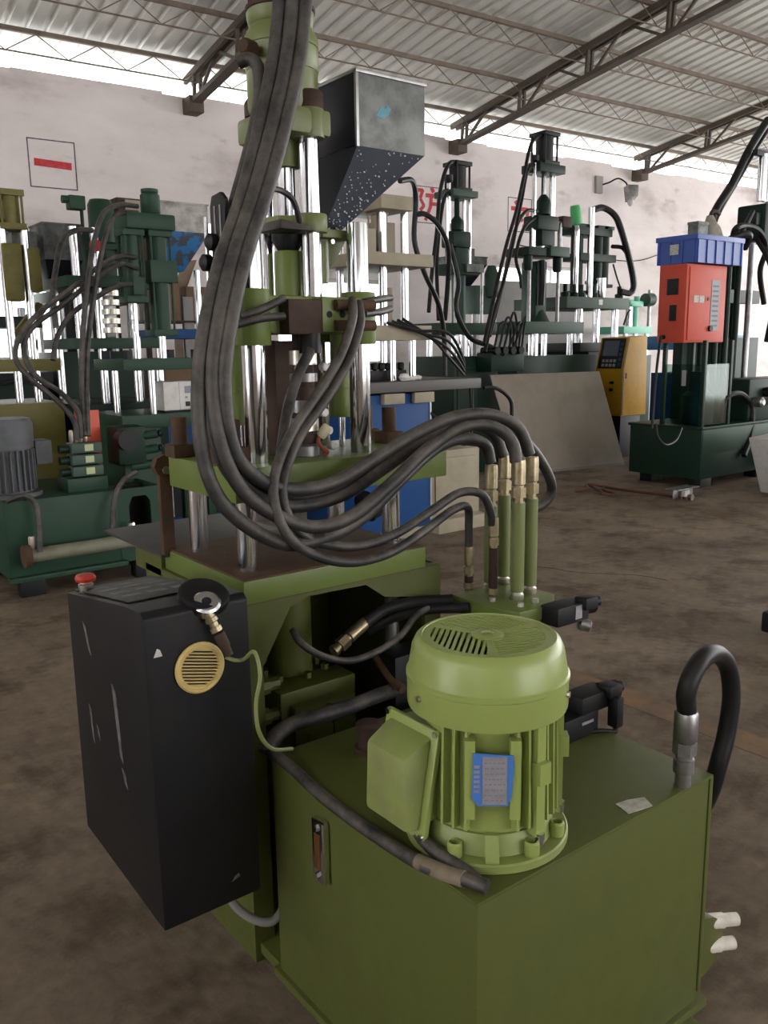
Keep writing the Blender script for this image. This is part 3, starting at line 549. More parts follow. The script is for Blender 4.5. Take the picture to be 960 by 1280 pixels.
inst('cover_screw', mm('scr', G().cyl((.146, 0, .895), (.152, 0, .895), .006, n=8), ZINC), fc, (MX, MY, 0), (0, 0, R(172)))
# terminal box: wedge lid on a slanted flange
tbx = ob('terminal_box', G().hexa([(.028, .165, .655), (.09, .165, .655), (.09, .285, .655), (.028, .285, .655)], [(.058, .165, .815), (.10, .165, .815), (.10, .285, .815), (.058, .285, .815)]), OLIVE, mo, .006)
ob('lid_flange', G().hexa([(.010, .150, .632), (.022, .150, .630), (.022, .300, .630), (.010, .300, .632)], [(.048, .150, .832), (.060, .150, .830), (.060, .300, .830), (.048, .300, .832)]), OLIVE, tbx, .005)
ob('lid', G().hexa([(-.016, .165, .652), (.016, .165, .648), (.016, .288, .648), (-.016, .288, .652)], [(-.016, .172, .790), (.046, .165, .818), (.046, .288, .818), (-.016, .280, .790)]), OLIVE_DUSTY, tbx, .009)
for y, z in ((.158, .826), (.292, .826), (.158, .640), (.292, .640)):
    xx = .010 + (z - .632)/.2*.038; cyl('lid_screw', tbx, CHROME, (xx - .004, y, z), (xx + .004, y, z), .006, n=10)
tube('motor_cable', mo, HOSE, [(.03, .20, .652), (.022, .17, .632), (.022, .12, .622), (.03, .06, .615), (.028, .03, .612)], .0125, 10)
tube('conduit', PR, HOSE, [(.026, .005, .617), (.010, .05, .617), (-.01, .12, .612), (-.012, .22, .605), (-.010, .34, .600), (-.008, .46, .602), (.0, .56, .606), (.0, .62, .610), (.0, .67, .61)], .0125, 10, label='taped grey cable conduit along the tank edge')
ob('conduit_tape', G().tube([(.012, .045, .617), (-.002, .09, .614), (-.011, .14, .611)], .0145, 10), DUST, PR)
# ---- base frame
bs = ob('base_frame', G().prism([(0, 0), (.055, 0), (.055, .765), (.135, .895), (.19, .912), (.36, .908), (.42, .865), (.50, .85), (.555, .80), (.555, 0), (.61, 0), (.61, .925), (0, .925)], 'xz', .785, .80), OLIVE_SHADED, PR, 0, 'welded base frame with arched opening')
box('side_panel', bs, OLIVE_SHADED, 0, .014, .80, 1.33, 0, .925, bev=.002)
box('side_panel', bs, OLIVE_SHADED, .596, .61, .80, 1.33, 0, .925, bev=.002)
box('back_panel', bs, OLIVE_SHADED, .014, .596, 1.316, 1.33, 0, .925, bev=.002)
box('top_panel', bs, OLIVE_SHADED, .015, .595, .801, 1.315, .905, .9215, bev=.001)
box('seam', bs, RUST, .02, .60, .7846, .80, .9205, .9225, bev=0)
box('floor_panel', bs, OLIVE_SHADED, .014, .596, .66, 1.31, .02, .05, bev=.002)
# clamp cylinder and pump block inside the arch
rc = lathe('clamp_cylinder', PR, OLIVE_SHADED, [(.070, .30), (.070, .60), (.085, .60), (.085, .65), (.060, .652), (.060, .91)], (.245, .98, 0), n=28, label='clamp cylinder inside the base')
fm = mm('cap', G().cyl((0,0,0), (0,0,.02), .011, n=6), OLIVE_SHADED)
for dx, dy in ((-.07, -.06), (.0, -.085), (.07, -.06), (-.08, .0), (.08, .0)): inst('cap_bolt', fm, rc, (.245+dx, .98+dy, .65))
pb = box('pump_block', PR, OLIVE_SHADED, .13, .36, .84, .93, .30, .655, bev=.006)
box('valve_plate', pb, OLIVE_SHADED, .155, .27, .815, .842, .45, .62, bev=.004); box('valve_plate', pb, OLIVE_SHADED, .275, .345, .82, .842, .36, .58, bev=.004)
for x, z in ((.17, .60), (.255, .60), (.17, .47), (.255, .47), (.20, .535)): cyl('plug', pb, OLIVE_SHADED, (x, .808, z), (x, .818, z), .010, n=8)
for z in (.68, .60, .52): lathe('union', pb, OLIVE_SHADED, [(.016, 0), (.016, .03), (.022, .03), (.022, .05)], (.135, .86, z), (.0, .86, z), 8)
cyl('guide_rod', PR, STEEL, (.50, .86, .05), (.50, .86, .90), .019)
fitting(PR, (.36, .80, .80), (-.85, -.1, -.38), .016, L=.11)
tube('pump_hose', PR, HOSE, HO['pump_hose'], .0085, 10)
tube('suction_hose', PR, HOSE_BLK, [(.36, .80, .80), (.42, .79, .828), (.50, .76, .84), (.58, .70, .845)], .016, 10)
tube('suction_hose', PR, HOSE_BLK, [(.39, .82, .77), (.44, .79, .80), (.52, .74, .82), (.60, .66, .83)], .014, 10)
tube('drain_pipe', PR, RUST, [(.40, .80, .70), (.40, .74, .66), (.40, .69, .645)], .012, 10)
tube('conduit', PR, HOSE, [(.0, .69, .60), (.02, .70, .618), (.07, .715, .632), (.14, .72, .632), (.25, .72, .630), (.36, .73, .63), (.5, .75, .62)], .019, 10, label='fat dusty conduit behind the tank')
box('terminal_strip', PR, BLACK, .40, .53, .72, .80, .36, .72)
# lower platen, tray, posts
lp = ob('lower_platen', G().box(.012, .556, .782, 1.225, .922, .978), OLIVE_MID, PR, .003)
box('platen_top', lp, RUST, .016, .552, .786, 1.221, .976, .982, bev=.001, label='rusty worn table surface')
tr = box('drip_tray', PR, PLATE, -.01, .40, 1.19, 1.62, .962, .970, bev=.001, label='thin dark steel tray behind the table')
box('tray_bracket', tr, OLIVE_SHADED, .0, .05, 1.22, 1.40, .90, .962)
lv = ob('stop_bar', G().box(-.004, .030, 1.185, 1.205, .970, 1.19), RUST, PR, .003, 'upright rusty stop bar')
ob('bar_head', G().lathe([(.030, 0), (.030, .026)], (.013, 1.182, 1.205), (.013, 2, 1.205), 8), RUST, lv)
cyl('bar_bolt', lv, ZINC, (.013, 1.18, 1.195), (.013, 1.172, 1.195), .011, n=6)
for x in (.07, .505):
    for y in (.865, 1.125): cyl('guide_post', PR, CHROME, (x, y, .98), (x, y, 1.17), .0245, n=28)
# middle platen
mp = ob('middle_platen', G().box(.008, .640, .792, 1.150, 1.158, 1.236), OLIVE_MID, PR, .004)
for x, y in ((.025, 1.11), (.60, 1.10), (.10, 1.05), (.60, .99)):
    box('clamp_block', mp, RUST, x-.03, x+.03, y-.03, y+.03, 1.236, 1.268); cyl('clamp_stud', mp, RUST, (x, y, 1.268), (x, y, 1.335), .02, n=12)
box('rear_stack', mp, RUST, .02, .09, .86, .99, 1.236, 1.275)
box('stud_stack', mp, BROWN, .03, .07, .87, .93, 1.275, 1.34)
for x, y, r, zt in ((.110, .868, .0275, 1.80), (.413, .868, .0265, 1.80), (.13, 1.07, .024, 1.80), (.43, 1.07, .020, 1.80)):
    cyl('tie_bar', PR, CHROME, (x, y, 1.236), (x, y, zt), r, n=32, bev=.002)
# crosshead
ch = ob('crosshead', G().box(.10, .42, .855, 1.06, 1.535, 1.622), OLIVE_MID, PR, .006)
for x in (.110, .413):
    lathe('boss', ch, OLIVE_MID, [(.030, 1.508), (.041, 1.508), (.043, 1.512), (.043, 1.630), (.041, 1.634), (.030, 1.634)], (x, .868, 0), n=32)
    lathe('boss', ch, OLIVE_MID, [(.030, 1.515), (.040, 1.515), (.040, 1.630), (.030, 1.630)], (x+.02, 1.07, 0), n=28)
box('heating_block', ch, BROWN, .175, .268, .812, .858, 1.532, 1.612, bev=.006)
box('oil_manifold', ch, OLIVE_MID, .268, .385, .812, .858, 1.537, 1.618, bev=.004)
for x, z in ((.287, 1.578), (.325, 1.578), (.36, 1.59)): cyl('port_hole', ch, DARK, (x, .8105, z), (x, .8125, z), .008, n=12)
for z in (1.60, 1.552): cyl('elbow', ch, RUST, (.30, .805, z), (.41, .80, z), .013, n=12)
cyl('black_plug', ch, BLACK, (.245, .835, 1.535), (.245, .835, 1.488), .026, n=20)
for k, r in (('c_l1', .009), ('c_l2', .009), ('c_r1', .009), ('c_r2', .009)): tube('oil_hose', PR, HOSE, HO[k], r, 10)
# pull rams either side of the barrel
for x, y in ((.125, .985), (.447, 1.0)):
    rm = lathe('pull_ram', PR, OLIVE_MID, [(.022, 1.395), (.026, 1.395), (.026, 1.53), (.02, 1.53)], (x, y, 0), n=24)
    lathe('ram_foot', rm, OLIVE_MID, [(.02, 1.318), (.032, 1.318), (.033, 1.322), (.033, 1.392), (.031, 1.396), (.02, 1.396)], (x, y, 0), n=24)
    cyl('ram_rod', rm, CHROME, (x, y, 1.236), (x, y, 1.32), .009, n=14)
    lathe('ram_tube', rm, OLIVE_MID, [(.02, 1.395), (.028, 1.395), (.028, 1.54), (.02, 1.54)], (x, y, 0), n=24)
# injection barrel with heater bands
ba = cyl('injection_barrel', PR, BROWN, (.262, .895, 1.245), (.262, .895, 1.54), .026, n=24, label='dark brown barrel with heater bands')
for z, h, m_ in ((1.478, .034, ZINC), (1.43, .02, STEEL), (1.395, .02, BROWN), (1.36, .03, STEEL), (1.315, .03, ZINC), (1.28, .02, BROWN)):
    lathe('heater_band', ba, m_, [(.028, z-h/2), (.034, z-h/2), (.034, z+h/2), (.028, z+h/2)], (.262, .895, 0), n=24)
lathe('nozzle', ba, STEEL, [(.034, 1.238), (.034, 1.262), (.014, 1.285), (.014, 1.29)], (.262, .895, 0), n=20)
for dx, z in ((-.035, 1.452), (.033, 1.455), (.028, 1.345), (.04, 1.30), (.05, 1.262)): 
    lathe('ceramic_cap', ba, WHITE_E, [(.006, 0), (.0105, .002), (.0105, .018), (.008, .020)], (.262+dx, .865, z), (.262+dx*1.5, .6, z), 12)
lathe('ceramic_bush', ba, mat('cream_ceramic', (.55, .50, .33), .5), [(.011, 0), (.013, .004), (.013, .03), (.010, .034)], (.283, .86, 1.285), (.31, .84, 1.33), 10)
tube('red_wire', ba, mat('brick_red_wire', (.28, .06, .03), .6), [(.283, .86, 1.288), (.27, .85, 1.275), (.285, .85, 1.255), (.30, .855, 1.245), (.29, .86, 1.24)], .005, 8)
tube('mica_strip', ba, CARD, [(.30, .865, 1.44), (.293, .86, 1.40), (.285, .86, 1.37)], .007, 8)
box('guard_plate', PR, BROWN, .165, .205, .93, .94, 1.24, 1.52, bev=.001); box('guard_plate', PR, BROWN, .19, .40, 1.035, 1.045, 1.24, 1.52, bev=.001)
tube('barrel_conduit', PR, HOSE, HO['barrel_cable'], .0125, 10)
# injection unit above the crosshead
CX, CY = .272, .962
lathe('coupling', PR, OLIVE_MID, [(.030, 1.62), (.036, 1.622), (.036, 1.728), (.033, 1.734), (.020, 1.734)], (CX, CY, 0), n=28)
lathe('screw_nut', PR, BLACK, [(.02, 1.734), (.026, 1.736), (.040, 1.76), (.040, 1.775), (.02, 1.78)], (CX, CY, 0), n=20)
cyl('piston_rod', PR, CHROME, (CX, CY, 1.775), (CX, CY, 1.95), .022, n=28)
lathe('gland', PR, OLIVE_UP, [(.024, 1.925), (.034, 1.927), (.034, 1.99), (.024, 1.99)], (CX, CY, 0), n=28)
for x, y in ((.300, .902), (.245, 1.028)): cyl('slide_column', PR, CHROME, (x, y, 1.62), (x, y, 1.995), .0245, n=28)
cl = ob('slide_clamp', G().hexa([(.225, .93, 1.782), (.325, .87, 1.782), (.335, .93, 1.782), (.285, 1.06, 1.782), (.21, 1.06, 1.782)], [(.225, .93, 1.812), (.325, .87, 1.812), (.335, .93, 1.812), (.285, 1.06, 1.812), (.21, 1.06, 1.812)]), OLIVE_UP, PR, .003)
lathe('clamp_ring', cl, OLIVE_UP, [(.026, 1.773), (.040, 1.773), (.041, 1.776), (.041, 1.812), (.039, 1.815), (.026, 1.815)], (.300, .902, 0), n=28)
lathe('clamp_ring', cl, OLIVE_UP, [(.026, 1.78), (.038, 1.78), (.038, 1.814), (.026, 1.814)], (.245, 1.028, 0), n=28)
ob('dusty_cap', G().hexa([(.19, .86, 1.772), (.29, .86, 1.772), (.29, .96, 1.772), (.19, .96, 1.772)], [(.20, .87, 1.796), (.28, .87, 1.786), (.28, .95, 1.786), (.20, .95, 1.796)]), HOSE, cl, .006)
hb = ob('hopper_bracket', G().box(.33, .43, .895, 1.03, 1.765, 1.785), OLIVE_UP, PR, .003)
ob('gusset', G().prism([(.33, 1.765), (.43, 1.765), (.40, 1.72), (.365, 1.685), (.335, 1.685)], 'xz', .94, .955), OLIVE_UP, hb, .002)
lathe('feed_throat', hb, OLIVE_UP, [(.024, 1.66), (.026, 1.68), (.026, 1.766), (.02, 1.766)], (.352, .95, 0), n=20)
cyl('bracket_bolt', hb, ZINC, (.355, .894, 1.755), (.355, .888, 1.755), .006, n=8)
head = ob('head_block', G().box(.205, .345, .865, 1.075, 1.988, 2.048), OLIVE_UP, PR, .012)
lathe('head_boss', head, OLIVE_UP, [(.03, 1.986), (.037, 1.986), (.038, 1.99), (.038, 2.046), (.036, 2.05), (.02, 2.05)], (.302, .900, 0), n=28)
ob('column_nut', G().lathe([(.036, 2.05), (.036, 2.085), (.032, 2.09)], (.302, .900, 0), n=10), BROWN, head)
ob('column_nut', G().lathe([(.036, 2.05), (.036, 2.085), (.032, 2.09)], (.245, 1.03, 0), n=10), BROWN, head)
uc = lathe('injection_cylinder', PR, OLIVE_UP, [(.060, 2.045), (.080, 2.048), (.084, 2.06), (.084, 2.138), (.0855, 2.139), (.0855, 2.143), (.0865, 2.145), (.0865, 2.185), (.0855, 2.186), (.0855, 2.190), (.0875, 2.192), (.0865, 2.212), (.075, 2.232), (.072, 2.236), (.075, 2.24), (.079, 2.258), (.079, 2.268), (.02, 2.268)], (CX, CY, 0), n=40)
lathe('cylinder_cap', uc, BROWN, [(.080, 2.267), (.082, 2.269), (.082, 2.277), (.036, 2.279), (.034, 2.29), (.034, 2.34), (.03, 2.345), (.03, 2.42)], (CX, CY, 0), n=28)
for a in (200, 250, 300, 20, 90, 150): cyl('cap_stud', uc, BROWN, (CX + .066*math.cos(R(a)), CY + .066*math.sin(R(a)), 2.277), (CX + .066*math.cos(R(a)), CY + .066*math.sin(R(a)), 2.295), .009, n=6)
lathe('side_union', uc, BROWN, [(.013, 0), (.013, .03), (.018, .03), (.018, .055)], (.21, .90, 2.0), (.10, .86, 1.99), 8)
# hopper
hp_ = ob('hopper', G().hexa([(.425, .875, 1.982), (.640, .875, 1.982), (.640, 1.12, 1.982), (.425, 1.12, 1.982)], [(.425, .875, 2.152), (.640, .875, 2.152), (.640, 1.12, 2.152), (.425, 1.12, 2.152)]), GALV, PR, .0015, 'galvanised sheet metal feed hopper')
ob('funnel', G().hexa([(.355, .93, 1.785), (.405, .93, 1.785), (.405, .98, 1.785), (.355, .98, 1.785)], [(.4255, .8755, 1.983), (.6395, .8755, 1.983), (.6395, 1.1195, 1.983), (.4255, 1.1195, 1.983)]), GALV_DK, hp_, 0)
box('side_sheet', hp_, GALV_DK, .4225, .4255, .877, 1.118, 1.984, 2.150, bev=.0005, label='dark left side sheet of the hopper')
for c in ((.421, .429, .871, .879), ): box('corner_seam', hp_, STEEL, *c, 1.98, 2.152, bev=.001)
box('rim', hp_, STEEL, .421, .644, .870, .877, 2.148, 2.156, bev=.001); box('rim', hp_, STEEL, .421, .429, .871, 1.12, 2.148, 2.156, bev=.001)
PELLET = mat('plastic_pellet', (.55, .52, .48), .6); random.seed(12); g = G()
for k in range(110):
    t = random.random(); s = random.random()
    a0, a1 = Vector((.355, .93, 1.785)).lerp(Vector((.4255, .8755, 1.983)), t), Vector((.405, .93, 1.785)).lerp(Vector((.6395, .8755, 1.983)), t)
    p = a0.lerp(a1, s*.92+.04) + Vector((0, -.0010, 0)); r = random.uniform(.0006, .0018); g.box(p.x-r, p.x+r, p.y-r*.6, p.y+.0006, p.z-r, p.z+r)
ob('stuck_pellets', g, PELLET, hp_)['kind'] = 'stuff'
ob('blue_smudge', G().prism([(.485, 2.058), (.503, 2.052), (.52, 2.062), (.53, 2.078), (.52, 2.088), (.512, 2.077), (.50, 2.082), (.49, 2.07)], 'xz', .8742, .8752), mat('cyan_paint', (.07, .28, .36), .6, dirt=(.25, .28, .28), amt=.7, scale=60), hp_, 0, 'smear of blue paint')
# black slotted rail with clamps beside the hoses
rl = ob('limit_switch_rail', G().prism([(.79, 1.50), (.845, 1.50), (.845, 1.80), (.835, 1.822), (.795, 1.826), (.775, 1.81)], 'yz', .006, .016), BLACK, PR, .003, 'black slotted limit switch rail')
for y in (.797, .822): box('slot', rl, GREYP, .0045, .0062, y-.003, y+.003, 1.55, 1.80, bev=.0005)
for y, z in ((.815, 1.725), (.846, 1.685)): lathe('clamp_knob', rl, BLACK, [(.006, 0), (.018, .004), (.018, .02), (.010, .026)], (.005, y, z), (-.4, y, z), 14)
cyl('rail_rod', rl, CHROME, (-.002, .850, 1.42), (-.002, .850, 1.78), .005, n=10)
# manifold with four green risers
mf = ob('manifold', G().prism([(.605, .735), (.60, .60), (.625, .505), (.74, .495), (.815, .56), (.815, .74)], 'xy', .815, .848), OLIVE_MID, PR, .003, 'flat green manifold block with four risers')
box('manifold_leg', mf, OLIVE_SHADED, .62, .80, .56, .72, .56, .816)
for nm, x, y, z0, z1 in (('A', .704, .589, .870, 1.105), ('B', .773, .608, .870, 1.105), ('C', .788, .721, .870, 1.098), ('D', .716, .70, .870, 1.080)):
    rs = cyl('riser', mf, OLIVE_UP, (x, y, z0), (x, y, z1), .0175, n=20)
    lathe('riser_fitting', rs, ZINC, [(.016, .846), (.018, .85), (.018, .862), (.014, .866), (.013, .874)], (x, y, 0), n=10)
    e = fitting(mf, (x, y, z1 + .098), (0, 0, -1), .0165, 'riser_union', L=.100)
for x, y, zt in ((.688, .661, 1.046), (.676, .742, .955)):
    e = fitting(mf, (x, y, zt), (0, 0, -1), .0125, 'riser_union', m=BRASS, L=.075)
    cyl('short_pipe', mf, BROWN, (x, y, .866), (x, y, zt - .07), .0125, n=14); lathe('riser_fitting', mf, BRASS, [(.012, .847), (.015, .85), (.015, .866), (.01, .868)], (x, y, 0), n=6)
for x, y in ((.665, .54), (.645, .62), (.72, .54)): cyl('block_screw', mf, ZINC, (x, y, .847), (x, y, .858), .009, n=8)
# solenoid valves
def valve(x, y, z, s=1.0):
    v = box('solenoid_valve', PR, BLACK, x, x+.12*s, y-.03, y+.03, z, z+.05*s, bev=.006)
    lathe('solenoid', v, BLACK, [(.018, 0), (.024, .006), (.024, .055), (.018, .06)], (x+.10*s, y, z+.03*s), (x+.5, y-.08, z+.03*s), 16)
    box('plug', v, BLACK, x+.09*s, x+.135*s, y-.045, y-.005, z+.03*s, z+.062*s, bev=.005)
    lathe('cap_nut', v, BLACK, [(.014, 0), (.014, .02), (.01, .024)], (x+.155*s, y-.01, z+.035*s), (x+.5, y-.08, z+.035*s), 10)
    return v
v1 = valve(.70, .475, .805); box('valve_tag', v1, SILVER_L, .765, .79, .4435, .445, .815, .85, bev=0)
lathe('valve_knob', v1, STEEL, [(.010, 0), (.016, .006), (.016, .03), (.010, .034)], (.795, .46, .795), (.88, .38, .77), 12)
v2 = valve(.60, .31, .655, .9)
box('valve_block', v2, BLACK, .54, .66, .28, .36, .603, .66, bev=.005); box('plug_socket', v2, BLACK, .69, .715, .25, .28, .61, .685, bev=.005)
tube('valve_cable', v2, BLACK, [(.702, .265, .61), (.695, .26, .60), (.66, .275, .607), (.61, .30, .606)], .006, 8)
box('small_label', v2, SILVER_L, .60, .64, .279, .280, .635, .642, bev=0)
# hoses
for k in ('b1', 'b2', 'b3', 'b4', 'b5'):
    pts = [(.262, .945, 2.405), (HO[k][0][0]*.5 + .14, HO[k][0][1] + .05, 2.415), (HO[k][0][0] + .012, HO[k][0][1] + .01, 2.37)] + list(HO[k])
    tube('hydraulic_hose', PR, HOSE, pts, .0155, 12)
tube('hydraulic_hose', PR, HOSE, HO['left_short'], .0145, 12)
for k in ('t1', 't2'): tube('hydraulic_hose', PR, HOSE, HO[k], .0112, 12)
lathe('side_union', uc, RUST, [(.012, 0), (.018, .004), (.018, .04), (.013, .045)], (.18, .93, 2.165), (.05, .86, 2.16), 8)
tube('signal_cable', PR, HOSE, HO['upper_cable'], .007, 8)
g = G(); p0 = Vector(HO['b4'][11]); 
ob('hose_tie', G().cyl((.265, .655, 1.135), (.285, .655, 1.145), .036, n=14), BLACK, PR)
# control cabinet on its bracket
cab = ob('control_cabinet', G().prism([(.62, .322), (1.085, .345), (1.085, .945), (.72, .998), (.635, 1.004), (.62, .992)], 'yz', -.292, -.066), BLACK, PR, .004, 'scuffed black control cabinet with sloping top')
box('cabinet_arm', cab, BLACK, -.066, .0, .83, .95, .60, .72); box('cabinet_arm', cab, BLACK, -.066, .0, .83, .95, .40, .46)
ob('top_panel', G().prism([(.735, .9975), (1.08, .9475), (1.08, .9505), (.735, 1.0005)], 'yz', -.275, -.085), CABTOP, cab, .001, 'worn control panel')
for y, z in ((.80, .990), (.87, .980), (.94, .970), (1.0, .961)): 
    for xk in range(3): ob('key_row', G().prism([(y, z+.0005), (y+.03, z-.004), (y+.03, z-.0028), (y, z+.0017)], 'yz', -.255+xk*.055, -.215+xk*.055), SCRAPE, cab, .0003)
es = lathe('emergency_stop', cab, ZINC, [(.014, -.004), (.017, 0), (.017, .016), (.012, .018), (.012, .024)], (-.262, 1.035, .955), n=18)
lathe('mushroom_head', es, RED, [(.012, .022), (.022, .024), (.024, .031), (.020, .038), (.010, .041)], (-.262, 1.035, .955), n=20)
# yellowed round vent in the rear of the cabinet
vx, vz, vy = -.183, .872, .6195
vt = ring('vent', cab, YELLOWED, [(.040, 0), (.047, .001), (.0535, .003), (.0535, .007), (.050, .010), (.0445, .010), (.042, .006), (.040, .006)], (vx, vy, vz), (vx, -9, vz), 40, 'yellowed round vent grille')
lathe('vent_recess', vt, DARK, [(.041, 0), (.041, .0015)], (vx, vy, vz), (vx, -9, vz), 28)
for i in range(12):
    z = -.0365 + i*.0066; w = math.sqrt(max(.0405**2 - z*z, 0))
    ob('vent_slat', G().box(-w, w, -.007, -.001, z-.0012, z+.0012), YELLOWED, vt); o = bpy.data.objects[-1] if False else None
for o in [c for c in vt.children if c.name.startswith('vent_slat')]: o.location = (vx, vy, vz); o.rotation_euler = (0, R(14), 0)
for s in (-1, 1): 
    o = ob('vent_clip', G().prism([(-.02, .038*s), (.02, .038*s), (.012, .049*s), (-.012, .049*s)], 'xz', -.008, -.002), YELLOWED, vt); o.location = (vx, vy, vz); o.rotation_euler = (0, R(14), 0)
# round chrome socket with gland on the top edge
sk = ob('socket_recess', G().lathe([(.050, 0), (.052, .004), (.052, .02), (.046, .024)], (-.150, .655, .995), (-.150, .63, 1.05), 28), BLACK, cab)
ob('socket_disc', G().lathe([(.026, 0), (.029, .003), (.029, .022), (.024, .026), (.010, .026), (.009, .020)], (-.155, .632, .985), (-.175, .56, 1.09), 28), mat('dark_chrome', (.55, .55, .56), .22, 1), cab, 0, 'chrome round pressure switch body')
gl = lathe('cable_gland', cab, BRASS, [(.010, 0), (.010, .012), (.013, .012), (.013, .020), (.009, .022), (.009, .032), (.012, .032), (.012, .042)], (-.163, .607, .985), (-.135, .58, .90), 12, 'brass cable gland')
lathe('gland_boot', gl, BROWN, [(.011, 0), (.012, .004), (.012, .028), (.009, .034), (.008, .05)], (-.1485, .593, .942), (-.118, .565, .85), 12)
tube('gland_wire', cab, WIRE, [(-.140, .585, .893), (-.125, .575, .885), (-.105, .575, .882)] + HO['green_wire'][2:], .0042, 8)
# worn bare patches on the cabinet (scraped to the metal)
for (y0, z0, y1, z1, w) in ((.99, .70, .975, .61, .014), (.945, .665, .935, .63, .012), (.80, .615, .785, .575, .022), (.825, .80, .80, .63, .022), (.985, .90, .955, .83, .020)):
    ob('scrape', G().prism([(y0, z0), (y0-w, z0-.01), (y1-w*.6, z1), (y1+w*.2, z1+.01)], 'yz', -.2928, -.2918), SCRAPE, cab)
ob('scrape', G().prism([(-.276, .913), (-.258, .913), (-.262, .926), (-.268, .930)], 'xz', .6190, .6202), WHITE_E, cab)
ob('scrape', G().prism([(-.135, .370), (-.115, .376), (-.118, .384), (-.128, .380)], 'xz', .6190, .6202), SCRAPE, cab)
tube('ground_cable', PR, GREYP, [(-.12, .75, .32), (-.08, .70, .23), (-.02, .67, .19), (.03, .68, .22), (.06, .72, .30)], .010, 10)
# ------------------------------------------------------------------ machines behind
def shift(pts, o): return [(p[0]-o[0], p[1]-o[1], p[2]-o[2]) for p in pts]
def bolts(parent, m, spots, r=.012, h=.02):
    me = mm('bolt', G().cyl((0,0,0), (0,0,h), r, n=6), m)
    for s in spots: inst('bolt', me, parent, s)
def finned_motor(parent, x, y, z0, z1, r, m, nf=26, name='motor'):
    h = z1 - z0
    b = lathe(name, parent, m, [(r*.86, z0+h*.05), (r*.86, z0+h*.62), (r, z0+h*.62), (r, z0+h*.92), (r*.9, z1), (r*.3, z1)], (x, y, 0), n=28)
    lathe('motor_flange', b, m, [(r*1.15, z0), (r*1.15, z0+h*.05), (r*.8, z0+h*.06)], (x, y, 0), n=28)
    f = mm('fin', G().box(r*.8, r*1.0, -.004, .004, z0+h*.08, z0+h*.6), m)
    for k in range(nf): inst('fin', f, b, (x, y, 0), (0, 0, 2*math.pi*k/nf))
    return b
def hopper(parent, x0, x1, y0, y1, zb, zm, zt, m_side, m_fun, tip=.12, tx=.5, label=None):
    h = ob('hopper', G().hexa([(x0, y0, zm), (x1, y0, zm), (x1, y1, zm), (x0, y1, zm)], [(x0, y0, zt), (x1, y0, zt), (x1, y1, zt), (x0, y1, zt)]), m_side, parent, .002, label)
    cx = x0 + (x1-x0)*tx; cy = (y0+y1)/2
    ob('funnel', G().hexa([(cx-tip/2, cy-tip/2, zb), (cx+tip/2, cy-tip/2, zb), (cx+tip/2, cy+tip/2, zb), (cx-tip/2, cy+tip/2, zb)], [(x0, y0, zm), (x1, y0, zm), (x1, y1, zm), (x0, y1, zm)]), m_fun, h, .001)
    g = G(); t = .008
    g.box(x0-t, x1+t, y0-t, y0, zt-.012, zt+.002); ob('rim', g, m_side, h); ob('rim', G().box(x0-t, x0, y0, y1, zt-.012, zt+.002), m_side, h)
    return h
def cylinder_ram(parent, x, y, z0, z1, r, m, name='hydraulic_cylinder', ties=True):
    c = lathe(name, parent, m, [(r*.5, z0), (r, z0), (r, z1), (r*.5, z1)], (x, y, 0), n=20)
    for z in (z0, z1): box('end_flange', c, m, x-r*1.25, x+r*1.25, y-r*1.25, y+r*1.25, z-.02, z+.025, bev=.004)
    if ties:
        for sx in (-1, 1):
            for sy in (-1, 1): cyl('tie_rod', c, m, (x+sx*r*1.0, y+sy*r*1.0, z0), (x+sx*r*1.0, y+sy*r*1.0, z1), r*.13, n=8)
    return c
def hose(parent, key, o, r=.016, m=HOSE_BLK): return tube('hose', parent, m, shift(HO[key], o), r, 8)

# ---- green press on the left
o = (.39, 4.5, 0); P = thing('green_press', 'green press at left with grey finned motor on a low tank', 'press', o)
tk = box('oil_tank', P, GREEN, 0, .70, 0, .85, .13, .615, bev=.006)
prism('side_frame', tk, GREEN, [(.70, .13), (.77, .13), (.77, .30), (.77, .50), (.80, .56), (.89, .56), (.92, .52), (.92, .32), (.77, .30), (.77, .13), (1.0, .13), (1.0, .615), (.70, .615)], 'xz', 0, .02)
box('side_panel', tk, GREEN, .985, 1.0, .02, .85, .13, .615); box('dark_inside', tk, DARK, .71, .98, .30, .31, .14, .60, bev=0)
box('drip_lip', tk, GREEN, -.02, .72, -.06, .0, .12, .15)
for x in (.06, .80):
    for y in (.03, .7): box('foot_block', tk, BLACK, x, x+.15, y, y+.1, 0, .13)
pp = cyl('collector_pipe', P, mat('dirty_pipe', (.16, .16, .11), .6, dirt=(.09, .075, .05), amt=.7, scale=9), (.08, -.10, .29), (.80, -.10, .29), .045, n=16)
cyl('pipe_flange', pp, RUST, (.06, -.10, .29), (.10, -.10, .29), .07, n=16)
for x in (.12, .74): lathe('pipe_fitting', pp, ZINC, [(.02, .31), (.024, .33), (.024, .40), (.02, .41)], (x, -.10, 0), n=8)
for x in (.15, .7): box('pipe_bracket', pp, GREEN, x, x+.03, -.10, .0, .27, .30)
finned_motor(P, .11, .26, .615, 1.10, .165, MOTORG)
box('terminal_box', P, MOTORG, .27, .37, .20, .36, .80, .95)
mb = box('valve_stack', P, GREEN, .42, .68, .10, .32, .615, .70)
for i in range(3):
    box('valve', mb, GREEN_G, .46, .66, .10, .22, .71+i*.075, .775+i*.075, bev=.012)
    cyl('spool_end', mb, GREEN_D, (.40, .16, .74+i*.075), (.47, .16, .74+i*.075), .027, n=14)
    box('valve_tag', mb, mat('pale_tag', (.42, .45, .25), .6), .545, .60, .096, .10, .722+i*.075, .765+i*.075, bev=0)
